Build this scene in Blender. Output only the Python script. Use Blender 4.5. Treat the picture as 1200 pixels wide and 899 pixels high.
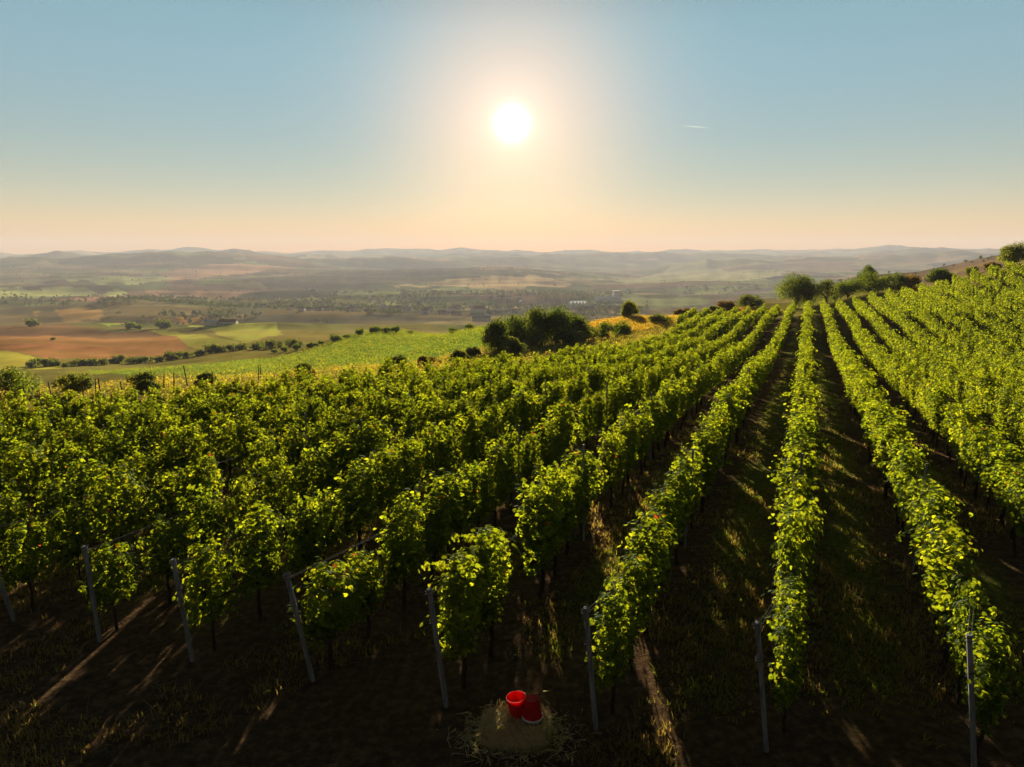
import bpy, math, random
import numpy as np
from mathutils import Vector, Matrix

# ---------------------------------------------------------------- camera, light, exposure
S = bpy.context.scene
for o in list(bpy.data.objects):
    bpy.data.objects.remove(o)
C = S.collection
SUN_EL = 9.9
SKY_GAMMA = .42
SKY_TINT = [(0.0000, (1.221, 0.525, 0.105)), (0.0059, (1.221, 0.525, 0.105)), (0.0205, (1.219, 0.616, 0.203)), (0.0391, (1.160, 0.734, 0.371)), (0.0596, (0.988, 0.772, 0.516)), (0.0840, (0.839, 0.764, 0.584)), (0.1119, (0.729, 0.751, 0.631)), (0.1509, (0.643, 0.749, 0.689)), (0.1980, (0.607, 0.771, 0.751)), (0.2387, (0.596, 0.801, 0.783)), (0.2817, (0.575, 0.807, 0.788)), (0.5000, (0.218, 0.307, 0.299)), (1.0000, (0.080, 0.113, 0.110))]
cam = bpy.data.cameras.new('camera'); cam_o = bpy.data.objects.new('camera', cam); C.objects.link(cam_o)
cam.sensor_width = 36; cam.lens = 36 * 833 / 1200; cam.clip_start = .05; cam.clip_end = 40000
cam_o.location = (0, 0, 6.2); cam_o.rotation_euler = (math.radians(90 - 10.2), 0, 0)
S.camera = cam_o
S.render.engine = 'CYCLES'
S.cycles.use_denoising = True
S.cycles.max_bounces = 6; S.cycles.diffuse_bounces = 3; S.cycles.transmission_bounces = 3; S.cycles.glossy_bounces = 2
S.cycles.volume_bounces = 1; S.cycles.transparent_max_bounces = 6
S.cycles.sample_clamp_indirect = 4
S.view_settings.view_transform = 'Standard'; S.view_settings.look = 'None'; S.view_settings.gamma = 1
S.view_settings.use_curve_mapping = False
S.view_settings.exposure = 1.75

world = bpy.data.worlds.new('World'); S.world = world; world.use_nodes = True
nt = world.node_tree; nt.nodes.clear()
def wn(t, **k):
    n = nt.nodes.new(t)
    for a, b in k.items(): setattr(n, a, b)
    return n
sky = wn('ShaderNodeTexSky', sky_type='NISHITA', sun_disc=False, sun_elevation=math.radians(SUN_EL), sun_rotation=0.0,
         altitude=300, air_density=1.0, dust_density=0.06, ozone_density=3.0)
bg = wn('ShaderNodeBackground'); bg.inputs['Strength'].default_value = 0.10
# the evening sky of the photograph: its range compressed, warmed towards the horizon, deeper overhead and behind
gm = wn('ShaderNodeGamma'); gm.inputs['Gamma'].default_value = SKY_GAMMA; nt.links.new(sky.outputs[0], gm.inputs['Color'])
tc0 = wn('ShaderNodeTexCoord'); n0 = wn('ShaderNodeVectorMath', operation='NORMALIZE'); nt.links.new(tc0.outputs['Generated'], n0.inputs[0])
sx = wn('ShaderNodeSeparateXYZ'); nt.links.new(n0.outputs[0], sx.inputs[0])
rmp = wn('ShaderNodeValToRGB'); nt.links.new(sx.outputs[2], rmp.inputs[0]); el = rmp.color_ramp.elements
while len(el) < len(SKY_TINT): el.new(.5)
for x_, (p_, c_) in zip(el, SKY_TINT): x_.position = p_; x_.color = (*c_, 1)
mr = wn('ShaderNodeMapRange', interpolation_type='SMOOTHSTEP'); nt.links.new(sx.outputs[1], mr.inputs['Value'])
mr.inputs['From Min'].default_value = -.5; mr.inputs['From Max'].default_value = .7; mr.inputs['To Min'].default_value = .12; mr.inputs['To Max'].default_value = 1
mu = wn('ShaderNodeMix', data_type='RGBA', blend_type='MULTIPLY'); mu.inputs[0].default_value = 1
nt.links.new(gm.outputs[0], mu.inputs[6]); nt.links.new(rmp.outputs[0], mu.inputs[7])
mv = wn('ShaderNodeVectorMath', operation='SCALE'); nt.links.new(mu.outputs[2], mv.inputs[0]); nt.links.new(mr.outputs[0], mv.inputs['Scale'])
nt.links.new(mv.outputs[0], bg.inputs['Color'])
# the sun's own disc and aureole in the sky, by direction
tc = wn('ShaderNodeTexCoord'); dot = wn('ShaderNodeVectorMath', operation='DOT_PRODUCT')
nrm = wn('ShaderNodeVectorMath', operation='NORMALIZE')
nt.links.new(tc.outputs['Generated'], nrm.inputs[0]); nt.links.new(nrm.outputs[0], dot.inputs[0])
e = math.radians(SUN_EL); dot.inputs[1].default_value = (0, math.cos(e), math.sin(e))
mx = wn('ShaderNodeMath', operation='MAXIMUM'); nt.links.new(dot.outputs['Value'], mx.inputs[0]); mx.inputs[1].default_value = 0
last = bg
for pw, col, st in ((9000, (1, .97, .92), 1.1), (900, (1, .80, .62), .09), (95, (1, .44, .10), .21)):
    p_ = wn('ShaderNodeMath', operation='POWER'); nt.links.new(mx.outputs[0], p_.inputs[0]); p_.inputs[1].default_value = pw
    m_ = wn('ShaderNodeMath', operation='MULTIPLY'); nt.links.new(p_.outputs[0], m_.inputs[0]); m_.inputs[1].default_value = st
    b_ = wn('ShaderNodeBackground'); b_.inputs['Color'].default_value = (*col, 1); nt.links.new(m_.outputs[0], b_.inputs['Strength'])
    a_ = wn('ShaderNodeAddShader'); nt.links.new(last.outputs[0], a_.inputs[0]); nt.links.new(b_.outputs[0], a_.inputs[1]); last = a_
wo = wn('ShaderNodeOutputWorld'); nt.links.new(last.outputs[0], wo.inputs['Surface'])

sun = bpy.data.lights.new('sun', 'SUN'); sun.energy = 5; sun.angle = math.radians(.5); sun.color = (1, .83, .58)
sun_o = bpy.data.objects.new('sun', sun); C.objects.link(sun_o)
sun_o.rotation_euler = (math.radians(90 - SUN_EL), 0, math.radians(180))   # set exactly below
sun_o.rotation_euler = Vector((0, math.cos(e), math.sin(e))).to_track_quat('Z', 'Y').to_euler()

HAZE_DENSITY = 1.1e-4
# ---------------------------------------------------------------- terrain
CAM_Z = 6.2
TH = math.radians(22.5)                      # direction of the vine rows, clockwise from +Y
SU, CU = math.sin(TH), math.cos(TH)
def uv_to_xy(u, v): return u * SU + v * CU, u * CU - v * SU
def xy_to_uv(x, y): return x * SU + y * CU, x * CU - y * SU
ROW0, PITCH = -4.3, 2.2                      # offset of row 0 and distance between rows
def smooth(e0, e1, x):
    t = np.clip((x - e0) / (e1 - e0), 0, 1); return t * t * (3 - 2 * t)
def near_h(x, y):                            # the vineyard slope
    u, v = xy_to_uv(x, y)
    z = np.interp(u, [-20, 20, 30, 40, 55, 70, 90, 105, 125, 160], [-6.1, -6.2, -6.6, -7.3, -8.1, -8.6, -8.35, -8.9, -9.3, -10.5])
    sl = np.interp(u, [10, 30, 46, 90, 125], [.035, .045, .05, .11, .15])
    sr = np.interp(u, [25, 40, 60, 100, 122, 150], [.0, .005, .03, .15, .27, .30])
    return z + sl * np.clip(v, -60, 0) + sr * np.clip(v - 3.5, 0, 45)
# columns: azimuth, radius at which the vineyard ends, then (radius, height) knots below eye level
COLS = [
#COLS_BEGIN
    (-180.00, 40, [(120, -6.0), (300, -10.0), (1000, -25.0), (3000, -40.0), (15500, -40.0)]),
    (-90.00, 40, [(80, -12.0), (250, -40.0), (1000, -85.0), (3000, -90.0), (9000, -20.0), (15500, -20.0)]),
    (-50.00, 32, [(80, -15.0), (308, -40.2), (517, -53.1), (739, -66.4), (985, -79.9), (1231, -90.3), (1723, -102.9), (2216, -106.6), (2955, -102.3), (3693, -89.0), (4924, -62.4), (6155, -37.1), (7386, -65.6), (11695, 28.9), (13098, -31.1), (15500, -71.1)]),
    (-35.68, 39, [(55, -8.5), (308, -40.2), (517, -53.1), (739, -66.4), (985, -79.9), (1231, -90.3), (1723, -102.9), (2216, -106.6), (2955, -102.3), (3693, -89.0), (4924, -62.4), (6155, -37.1), (7386, -65.6), (11695, 28.9), (13098, -31.1), (15500, -71.1)]),
    (-28.30, 43, [(62, -9.7), (227, -32.2), (341, -44.9), (386, -50.1), (545, -60.1), (738, -68.8), (909, -77.0), (1136, -86.7), (1590, -96.2), (2272, -108.9), (2953, -101.6), (3634, -87.4), (4543, -57.7), (5452, -35.7), (6587, -56.6), (10790, 40.0), (12085, -20.0), (15500, -60.0)]),
    (-19.75, 45, [(64, -10.1), (159, -23.7), (276, -35.1), (329, -40.0), (446, -52.1), (584, -60.2), (744, -65.7), (903, -84.9), (1169, -95.3), (1594, -103.1), (2125, -111.3), (2762, -110.8), (3506, -86.3), (4250, -57.7), (4887, -28.8), (5950, -54.7), (10094, 28.9), (11305, -31.1), (15500, -71.1)]),
    (-10.18, 47, [(63, -9.7), (112, -16.7), (203, -22.9), (259, -25.8), (305, -33.6), (610, -65.7), (1016, -90.3), (1321, -101.8), (1727, -108.7), (2235, -112.0), (2946, -106.5), (3556, -79.2), (3962, -65.4), (4674, -104.1), (6604, -33.1), (9652, 28.9), (10810, -31.1), (15500, -71.1)]),
    (0.00, 54, [(85, -11.0), (140, -14.2), (178, -17.1), (240, -28.6), (600, -68.6), (1100, -95.3), (1300, -101.8), (1700, -108.7), (2300, -114.4), (2900, -106.5), (3500, -71.0), (3850, -60.1), (4600, -104.1), (6500, -25.6), (9500, 28.9), (10640, -31.1), (15500, -71.1)]),
    (10.18, 102, [(132, -11.0), (183, -15.8), (610, -60.7), (1219, -96.8), (1626, -108.1), (2032, -116.0), (2642, -120.1), (3251, -117.5), (3962, -115.7), (4369, -112.4), (5080, -148.4), (6604, -63.5), (7620, -29.5), (9652, 40.0), (10810, -20.0), (15500, -60.0)]),
    (19.75, 133, [(159, -9.6), (234, -17.2), (637, -39.8), (956, -53.3), (1275, -88.2), (1806, -106.7), (2337, -112.0), (2975, -102.8), (3612, -92.9), (4250, -81.1), (5100, -69.3), (5844, -40.9), (6906, -63.5), (10094, 84.0), (11305, 24.0), (15500, -16.0)]),
    (28.30, 134, [(159, -6.3), (227, -11.8), (568, -22.5), (909, -24.7), (1079, -26.0), (1476, -55.4), (1704, -76.4), (2272, -82.9), (2839, -77.1), (3975, -91.5), (5111, -65.0), (6815, -37.6), (10790, 84.0), (12085, 24.0), (15500, -16.0)]),
    (35.68, 130, [(145, -1.4), (203, -3.7), (431, -8.7), (739, -5.2), (1046, 0.6), (1477, -13.1), (3693, -43.3), (6155, -48.8), (11695, 95.0), (13098, 35.0), (15500, -5.0)]),
    (48.00, 140, [(200, -1.0), (700, 6.0), (1100, 9.0), (3000, -30.0), (6000, 0.0), (15500, 0.0)]),
    (90.00, 120, [(300, 10.0), (1000, 30.0), (3000, 0.0), (15500, 0.0)]),
    (180.00, 40, [(120, -6.0), (300, -10.0), (1000, -25.0), (3000, -40.0), (15500, -40.0)]),
#COLS_END
]
_LR = np.linspace(math.log(20), math.log(16000), 360)
def _columns():
    az, rend, tab = [], [], []
    for a, re_, kn in COLS:
        xs = [re_ * .8, re_] + [k[0] for k in kn]
        zs = [float(near_h(r * math.sin(math.radians(a)), r * math.cos(math.radians(a)))) for r in xs[:2]] + [k[1] for k in kn]
        t = np.interp(_LR, np.log(xs), zs)
        k = np.exp(-np.linspace(-2, 2, 7) ** 2); k /= k.sum()
        t = np.convolve(np.pad(t, 3, mode='edge'), k, 'valid')
        az.append(math.radians(a)); rend.append(re_); tab.append(t)
    return np.array(az), np.array(rend), np.array(tab)
AZ, REND, TAB = _columns()
_rng = np.random.default_rng(5)
_LAT = _rng.random((64, 64))
def vnoise(x, y):
    xi, yi = np.floor(x).astype(int), np.floor(y).astype(int)
    fx, fy = x - xi, y - yi
    fx = fx * fx * (3 - 2 * fx); fy = fy * fy * (3 - 2 * fy)
    g = lambda i, j: _LAT[(xi + i) & 63, (yi + j) & 63]
    return (g(0, 0) * (1 - fx) + g(1, 0) * fx) * (1 - fy) + (g(0, 1) * (1 - fx) + g(1, 1) * fx) * fy - .5
def fbm(x, y, o=4):
    s, a = 0, 1
    for i in range(o):
        s = s + a * vnoise(x * 2 ** i + 17.3 * i, y * 2 ** i - 9.1 * i); a *= .5
    return s
def height(x, y):
    x = np.asarray(x, float); y = np.asarray(y, float)
    r = np.hypot(x, y); a = np.arctan2(x, y)
    n = near_h(x, y)
    i = np.clip(np.searchsorted(AZ, a) - 1, 0, len(AZ) - 2)
    f = np.clip((a - AZ[i]) / (AZ[i + 1] - AZ[i]), 0, 1); fs = f * f * (3 - 2 * f)
    lr = np.log(np.maximum(r, 21.)); q = (lr - _LR[0]) / (_LR[1] - _LR[0])
    j = np.clip(q.astype(int), 0, len(_LR) - 2); g = np.clip(q - j, 0, 1)
    c = (TAB[i, j] * (1 - g) + TAB[i, j + 1] * g) * (1 - fs) + (TAB[i + 1, j] * (1 - g) + TAB[i + 1, j + 1] * g) * fs
    re_ = REND[i] * (1 - fs) + REND[i + 1] * fs
    w = smooth(.85, 1.05, r / re_)
    z = n * (1 - w) + c * w
    z = z + fbm(x / 9, y / 9, 2) * .12 * smooth(4, 12, r)
    far = smooth(150, 600, r)
    z = z + far * (fbm(x / 160, y / 160, 3) * 5.0 + fbm(x / 420 + 9, y / 190, 3) * 20) * smooth(200, 1400, r) + smooth(2600, 6000, r) * (fbm(x / 1500 + 3, y / 650, 4) * 40 + fbm(x / 420, y / 420, 3) * 12)
    for i, (R0, A0, w0) in enumerate(((3000, 8, 350), (5300, 38, 420), (7000, 48, 520), (9300, 42, 600))):      # the far ridges, one behind the other
        k = 8. + 3 * i
        Rr = R0 * (1 + .10 * fbm(a * 5 + 7 * i, a * 0 + i * 3.3, 2)); n1 = fbm(a * k + 11 * i, a * 0 + 2.7 * i, 4)
        z = z + A0 * np.clip(.9 + 1.9 * n1, 0, 2.4) * np.exp(-((r - Rr) / w0) ** 2)
    return z + CAM_Z
# ---------------------------------------------------------------- end of terrain
# ---------------------------------------------------------------- helpers
def mat(name):
    m = bpy.data.materials.new(name); m.use_nodes = True; m.node_tree.nodes.clear()
    t = m.node_tree
    def N(ty, **k):
        n = t.nodes.new(ty)
        for a, b in k.items():
            if a.startswith('i_'): n.inputs[a[2:]].default_value = b
            else: setattr(n, a, b)
        return n
    L = lambda a, b: t.links.new(a, b)
    out = N('ShaderNodeOutputMaterial')
    return m, N, L, out
def ramp(N, pts, interp='LINEAR'):
    r = N('ShaderNodeValToRGB'); r.color_ramp.interpolation = interp
    el = r.color_ramp.elements
    while len(el) < len(pts): el.new(.5)
    for x, (p, c) in zip(el, pts): x.position = p; x.color = (*c, 1)
    return r
def leaf_mat(name, stops, trans, gloss=.015, rough=.6, tstops=None):
    """thin leaf: reflects, lets light through, a little gloss; colour per leaf from the 'tint' attribute"""
    m, N, L, out = mat(name)
    at = N('ShaderNodeAttribute', attribute_name='tint')
    oi = N('ShaderNodeObjectInfo')
    ad = N('ShaderNodeMath', operation='MULTIPLY_ADD'); L(oi.outputs['Random'], ad.inputs[0]); ad.inputs[1].default_value = .16
    L(at.outputs['Fac'], ad.inputs[2])
    r = ramp(N, stops); L(ad.outputs[0], r.inputs[0])
    r2 = ramp(N, tstops or [(p, tuple(min(1, c * k) for c, k in zip(col, (2.6, 2.5, 1.1)))) for p, col in stops]); L(ad.outputs[0], r2.inputs[0])
    d = N('ShaderNodeBsdfDiffuse'); L(r.outputs[0], d.inputs['Color'])
    tr = N('ShaderNodeBsdfTranslucent'); L(r2.outputs[0], tr.inputs['Color'])
    mix = N('ShaderNodeMixShader'); mix.inputs[0].default_value = trans; L(d.outputs[0], mix.inputs[1]); L(tr.outputs[0], mix.inputs[2])
    g = N('ShaderNodeBsdfGlossy'); g.inputs['Roughness'].default_value = rough; g.inputs['Color'].default_value = (1, 1, 1, 1)
    mx2 = N('ShaderNodeMixShader'); mx2.inputs[0].default_value = gloss; L(mix.outputs[0], mx2.inputs[1]); L(g.outputs[0], mx2.inputs[2])
    L(mx2.outputs[0], out.inputs['Surface'])
    return m
def rough_mat(name, c0, c1, scale=20, rough=.8, bump=.3, c2=None, spec=.08, coord='Object', stretch=(1, 1, 1), detail=6):
    m, N, L, out = mat(name)
    tc = N('ShaderNodeTexCoord'); mp = N('ShaderNodeMapping'); mp.inputs['Scale'].default_value = stretch
    L(tc.outputs[coord], mp.inputs[0])
    no = N('ShaderNodeTexNoise'); no.inputs['Scale'].default_value = scale; no.inputs['Detail'].default_value = detail; no.inputs['Roughness'].default_value = .65
    L(mp.outputs[0], no.inputs['Vector'])
    st = [(.3, c0), (.7, c1)] if c2 is None else [(.28, c0), (.52, c1), (.75, c2)]
    r = ramp(N, st); L(no.outputs['Fac'], r.inputs[0])
    b = N('ShaderNodeBsdfPrincipled'); b.inputs['Roughness'].default_value = rough; b.inputs['Specular IOR Level'].default_value = spec
    L(r.outputs[0], b.inputs['Base Color'])
    bp = N('ShaderNodeBump'); bp.inputs['Strength'].default_value = bump; bp.inputs['Distance'].default_value = .02
    L(no.outputs['Fac'], bp.inputs['Height']); L(bp.outputs[0], b.inputs['Normal'])
    L(b.outputs[0], out.inputs['Surface'])
    return m
def npmesh(name, V, F, mats=(), tint=None, mi=None, smooth=False):
    """mesh from arrays; F is (n,k) with one face size"""
    V = np.ascontiguousarray(V, np.float32); F = np.ascontiguousarray(F, np.int32)
    me = bpy.data.meshes.new(name); n, k = F.shape
    me.vertices.add(len(V)); me.vertices.foreach_set('co', V.ravel())
    me.loops.add(n * k); me.loops.foreach_set('vertex_index', F.ravel())
    me.polygons.add(n); me.polygons.foreach_set('loop_start', np.arange(0, n * k, k, dtype=np.int32))
    me.polygons.foreach_set('loop_total', np.full(n, k, np.int32))
    for m in mats: me.materials.append(m)
    if mi is not None: me.polygons.foreach_set('material_index', np.ascontiguousarray(mi, np.int32))
    if smooth: me.polygons.foreach_set('use_smooth', np.ones(n, bool))
    if tint is not None:
        a = me.attributes.new('tint', 'FLOAT', 'FACE'); a.data.foreach_set('value', np.ascontiguousarray(tint, np.float32))
    me.update(calc_edges=True)
    return me
def link(name, me, parent=None, loc=None, rot=None, scale=None):
    o = bpy.data.objects.new(name, me); C.objects.link(o)
    if parent: o.parent = parent
    if loc is not None: o.location = loc
    if rot is not None: o.rotation_euler = rot
    if scale is not None: o.scale = scale if hasattr(scale, '__len__') else (scale,) * 3
    return o
def tag(o, label=None, cat=None, group=None, kind=None):
    if label: o['label'] = label
    if cat: o['category'] = cat
    if group: o['group'] = group
    if kind: o['kind'] = kind
    return o
def copy_tree(o, parent=None):
    c = o.copy(); C.objects.link(c)
    if parent: c.parent = parent
    for ch in o.children: copy_tree(ch, c)
    return c
def H(x, y): return float(height(x, y))
def tube_arrays(pts, rad, seg=7, cap=True):
    """tapered tube through pts -> quads (caps as degenerate-free fans are skipped; ends are tucked away or closed by a small ring)"""
    pts = [Vector(p) for p in pts]; V = []; F = []
    up = Vector((0, 0, 1))
    for i, p in enumerate(pts):
        d = (pts[min(i + 1, len(pts) - 1)] - pts[max(i - 1, 0)]).normalized()
        a = d.cross(Vector((1, 0, 0)) if abs(d.x) < .8 else Vector((0, 1, 0))).normalized(); b = d.cross(a)
        for s in range(seg):
            t = 2 * math.pi * s / seg; V.append(p + (a * math.cos(t) + b * math.sin(t)) * rad[i])
    for i in range(len(pts) - 1):
        for s in range(seg):
            t = (s + 1) % seg
            F.append((i * seg + s, i * seg + t, (i + 1) * seg + t, (i + 1) * seg + s))
    if cap:
        for base, p in ((0, pts[0]), ((len(pts) - 1) * seg, pts[-1])):
            V.append(p); c = len(V) - 1
            for s in range(0, seg - 1, 2):
                F.append((c, base + s, base + s + 1, base + (s + 2) % seg))
            if seg % 2: F.append((c, base + seg - 1, base, c)) if False else None
    return np.array([tuple(v) for v in V]), np.array(F)
class MB:
    def __init__(s): s.v = []; s.f = []
    def add(s, V, F):
        o = len(s.v); s.v += [tuple(v) for v in V]; s.f += [tuple(int(i) + o for i in f) for f in F]
        return s
    def tube(s, pts, rad, seg=7): return s.add(*tube_arrays(pts, rad if hasattr(rad, '__len__') else [rad] * len(pts), seg))
    def box(s, x0, x1, y0, y1, z0, z1):
        V = [(x0, y0, z0), (x1, y0, z0), (x1, y1, z0), (x0, y1, z0), (x0, y0, z1), (x1, y0, z1), (x1, y1, z1), (x0, y1, z1)]
        return s.add(V, [(0, 3, 2, 1), (4, 5, 6, 7), (0, 1, 5, 4), (1, 2, 6, 5), (2, 3, 7, 6), (3, 0, 4, 7)])
    def lathe(s, prof, seg=32, cx=0, cy=0):
        V = [(cx + r * math.cos(2 * math.pi * k / seg), cy + r * math.sin(2 * math.pi * k / seg), z) for r, z in prof for k in range(seg)]
        F = [(i * seg + k, i * seg + (k + 1) % seg, (i + 1) * seg + (k + 1) % seg, (i + 1) * seg + k) for i in range(len(prof) - 1) for k in range(seg)]
        return s.add(V, F)
    def mesh(s, name, m, smooth=False):
        me = bpy.data.meshes.new(name); me.from_pydata(s.v, [], s.f); me.materials.append(m)
        if smooth: me.polygons.foreach_set('use_smooth', [True] * len(me.polygons))
        me.update(); return me
    def build(s, name, m, parent=None, smooth=False, **k): return link(name, s.mesh(name, m, smooth), parent, **k)
# ---------------------------------------------------------------- the ground, one sheet to the horizon
FIELDS = [   # land use in plan: colour, outline in metres (x right, y ahead)
    ('weed', (.20, .155, .035), [(-24,16), (-12,26), (-6,32), (0,44), (5,55), (12,70), (22,92), (36,118), (48,131), (50,138), (22,135), (13,112), (8,97), (3,95), (-5,90), (-21,98), (-46,122), (-144,196), (-90,120), (-50,50), (-34,24)]),
    ('young', (.085, .135, .018), [(-154,235), (-86,203), (-60,226), (-45,262), (-8,200), (8,180), (-1,97), (-14,97), (-49,135), (-98,180)]),
    ('orange', (.36, .20, .05), [(7,97), (13,125), (22,133), (31,133), (46,140), (50,133), (32,123), (15,103)]),
    ('dkbrown', (.085, .045, .028), [(-671,845), (-482,742), (-273,597), (-235,519), (-321,591), (-326,529), (-389,537), (-442,555)]),
    ('rust', (.17, .075, .03), [(-435,546), (-440,609), (-339,551), (-293,609), (-213,477), (-172,368), (-213,345), (-252,386), (-325,449), (-381,479)]),
    ('yg', (.20, .18, .025), [(-381,464), (-316,437), (-258,388), (-198,308), (-167,255), (-200,242)]),
    ('strip', (.16, .20, .03), [(-836,1024), (-487,891), (-465,968), (-401,834), (-415,751), (-718,878)]),
    ('orange2', (.34, .17, .04), [(-519,983), (-468,1084), (-387,871), (-415,793)]),
    ('hill', (.20, .21, .035), [(-351,785), (-432,1059), (-385,1034), (-171,558), (-161,444), (-214,537)]),
    ('tongue', (.19, .20, .03), [(-354,667), (-273,612), (-161,444), (-159,393), (-270,560)]),
    ('orange3', (.30, .17, .05), [(-795,1229), (-677,1202), (-589,1002), (-689,1063)]),
    ('green2', (.22, .23, .07), [(-1850,2284), (-1184,2232), (-1057,1925), (-1396,1718)]),
    ('brown', (.24, .12, .07), [(-1104,1711), (-1044,2012), (-865,1692), (-887,1483)]),
    ('brownhill', (.27, .15, .09), [(-1549,2896), (-1792,3779), (-1659,4382), (-1350,4385), (-1299,3652), (-1363,3377), (-1318,2771)]),
    ('dk2', (.10, .07, .05), [(-1303,2577), (-1299,3652), (-1199,3366), (-1098,2303)]),
    ('olive', (.12, .10, .05), [(-2360,2923), (-2325,3265), (-2223,3470), (-1793,2835), (-1771,2481), (-1922,2374)]),
    ('mid', (.17, .18, .07), [(-1710,2714), (-1783,3416), (-1438,3066), (-1332,2487)]),
    ('flank', (.055, .05, .03), [(-994,2786), (-1023,3381), (-796,3730), (-370,3898), (0,3378), (386,3616), (73,3069), (-351,2948), (-581,2437), (-775,2322)]),
    ('ochre', (.30, .21, .10), [(-408,2639), (-142,2987), (148,3122), (214,2773), (0,2305), (-176,2458)]),
    ('green3', (.16, .18, .07), [(-351,2454), (-172,2413), (0,2260), (-98,2046), (-254,2129)]),
    ('plateau', (.20, .19, .09), [(402,3383), (1245,5527), (1447,3696), (1077,3021), (555,2917)]),
    ('bank', (.11, .08, .07), [(466,2171), (779,2335), (1044,2436), (968,2259), (727,2178), (439,1935)]),
    ('rhill', (.07, .048, .03), [(300,520), (420,900), (700,1050), (1100,1000), (800,450), (330,420)]),
]
def inside(px, py, poly):
    r = np.zeros(px.shape, bool); n = len(poly)
    for i in range(n):
        x0, y0 = poly[i]; x1, y1 = poly[(i + 1) % n]
        c = ((y0 > py) != (y1 > py)) & (px < (x1 - x0) * (py - y0) / (y1 - y0 + 1e-9) + x0)
        r ^= c
    return r
# the block's outline: rows end at V-dependent distances
V_LEFT = [(-60, 2), (-33, 13), (-28, 18), (-24, 24), (-20.5, 31), (-17.6, 41), (-15.4, 56), (-13.3, 123), (60, 126)]
def row_end(v): return float(np.interp(v, [a for a, b in V_LEFT], [b for a, b in V_LEFT]))
PAL = np.array([(.13, .15, .05), (.24, .19, .09), (.17, .11, .06), (.20, .16, .07), (.10, .10, .04), (.27, .17, .09), (.15, .17, .06), (.08, .07, .04), (.22, .13, .07)])
def land_colour(x, y):
    wx = x + 40 * fbm(x / 300, y / 300, 2); wy = y + 40 * fbm(x / 300 + 7, y / 300, 2)
    r = np.hypot(x, y)
    col = np.zeros(x.shape + (3,))
    def cells(S1, S2, rot, seed):
        c, s = math.cos(rot), math.sin(rot)
        a, b = (wx * c - wy * s) / S1, (wx * s + wy * c) / S2
        ia, ib = np.floor(a).astype(int), np.floor(b).astype(int)
        best = np.full(x.shape, 1e9); idx = np.zeros(x.shape, int)
        for da in (-1, 0, 1):
            for db in (-1, 0, 1):
                ja, jb = ia + da, ib + db
                h = (ja * 73856093 ^ jb * 19349663 ^ seed * 83492791) & 0xffff
                ox = ((h * 1103515245 + 12345) >> 8 & 0xff) / 255.; oy = ((h * 22695477 + 1) >> 8 & 0xff) / 255.
                d = np.maximum(abs(ja + ox - a), abs(jb + oy - b) * .9) + .3 * np.hypot(ja + ox - a, jb + oy - b)
                m = d < best; best = np.where(m, d, best); idx = np.where(m, h, idx)
        return idx
    i1 = cells(330, 260, .5, 3)
    col[:] = PAL[i1 % len(PAL)] * 1.2 * (.4 + .9 * ((i1 >> 4) % 16) / 15.)[..., None]
    base = np.array((.10, .095, .04))
    nearw = (1 - smooth(500, 900, r))[..., None]
    col = col * (1 - nearw) + np.array((.19, .17, .04)) * nearw
    jx = x + r * .014 * fbm(x / (r * .03 + 2), y / (r * .03 + 2), 2) * 2; jy = y + r * .05 * fbm(x / (r * .03 + 2) + 5, y / (r * .03 + 2), 2) * 2
    for n, c, poly in FIELDS:
        m = inside(jx, jy, poly); col[m] = np.array(c) * (2.0 if n not in ('weed', 'orange') else 1.15)
    col *= (1 + .5 * fbm(x / (4 + r * .012), y / (4 + r * .02), 3) + .7 * smooth(150, 500, r) * fbm(x / 130 + 2, y / 60, 3))[..., None]
    gold = smooth(.02, .22, fbm(x / 170 + 31, y / 110, 3)) * smooth(150, 400, r) * (1 - smooth(1500, 2600, r)); col = col * (1 - .32 * gold[..., None]) + np.array((.34, .22, .05)) * .32 * gold[..., None]
    u, v = xy_to_uv(x, y)
    e = np.interp(v, [a for a, b in V_LEFT], [b for a, b in V_LEFT])
    mask = smooth(1.5, -1.5, u - e) * smooth(62, 55, v) * smooth(-64, -56, v) * smooth(-60, -40, u)
    return np.clip(col, .01, .7), mask
def build_ground():
    az = np.unique(np.concatenate([np.arange(-180, -46, 4.), np.arange(-46, 46, .2), np.arange(46, 180, 4.)]))
    rr = [2.5]
    while rr[-1] < 10600: rr.append(rr[-1] * 1.019 + .02)
    rr = np.array(rr); A, R = np.meshgrid(np.radians(az), rr)
    X, Y = R * np.sin(A), R * np.cos(A); Z = height(X, Y)
    na, nr = len(az), len(rr)
    V = np.stack([X, Y, Z], -1).reshape(-1, 3)
    i = np.arange(nr - 1)[:, None] * na; j = np.arange(na)[None, :]; j2 = (j + 1) % na
    F = np.stack([i + j, i + j2, i + na + j2, i + na + j], -1).reshape(-1, 4)
    F = F[:, ::-1]
    col, mask = land_colour(X, Y)
    # close the hole under the camera with a fan of quads round the centre
    c = len(V); V = np.vstack([V, [[0, 0, float(height(0., 0.))]]])
    ks = np.arange(0, na - 1, 2)
    fan = np.stack([np.full(len(ks), c), (ks + 2) % na, ks + 1, ks], -1); fan = fan[:, ::-1] if False else fan
    F = np.vstack([F, fan])
    me = npmesh('ground', V, F, [ground_mat()], smooth=True)
    a = me.attributes.new('land', 'FLOAT_COLOR', 'POINT')
    rgba = np.ones((len(V), 4), np.float32); rgba[:-1, :3] = col.reshape(-1, 3); rgba[:-1, 3] = mask.ravel(); rgba[-1] = (.1, .08, .04, 1)
    a.data.foreach_set('color', rgba.ravel())
    g = link('ground', me); tag(g, kind='structure'); return g
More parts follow.
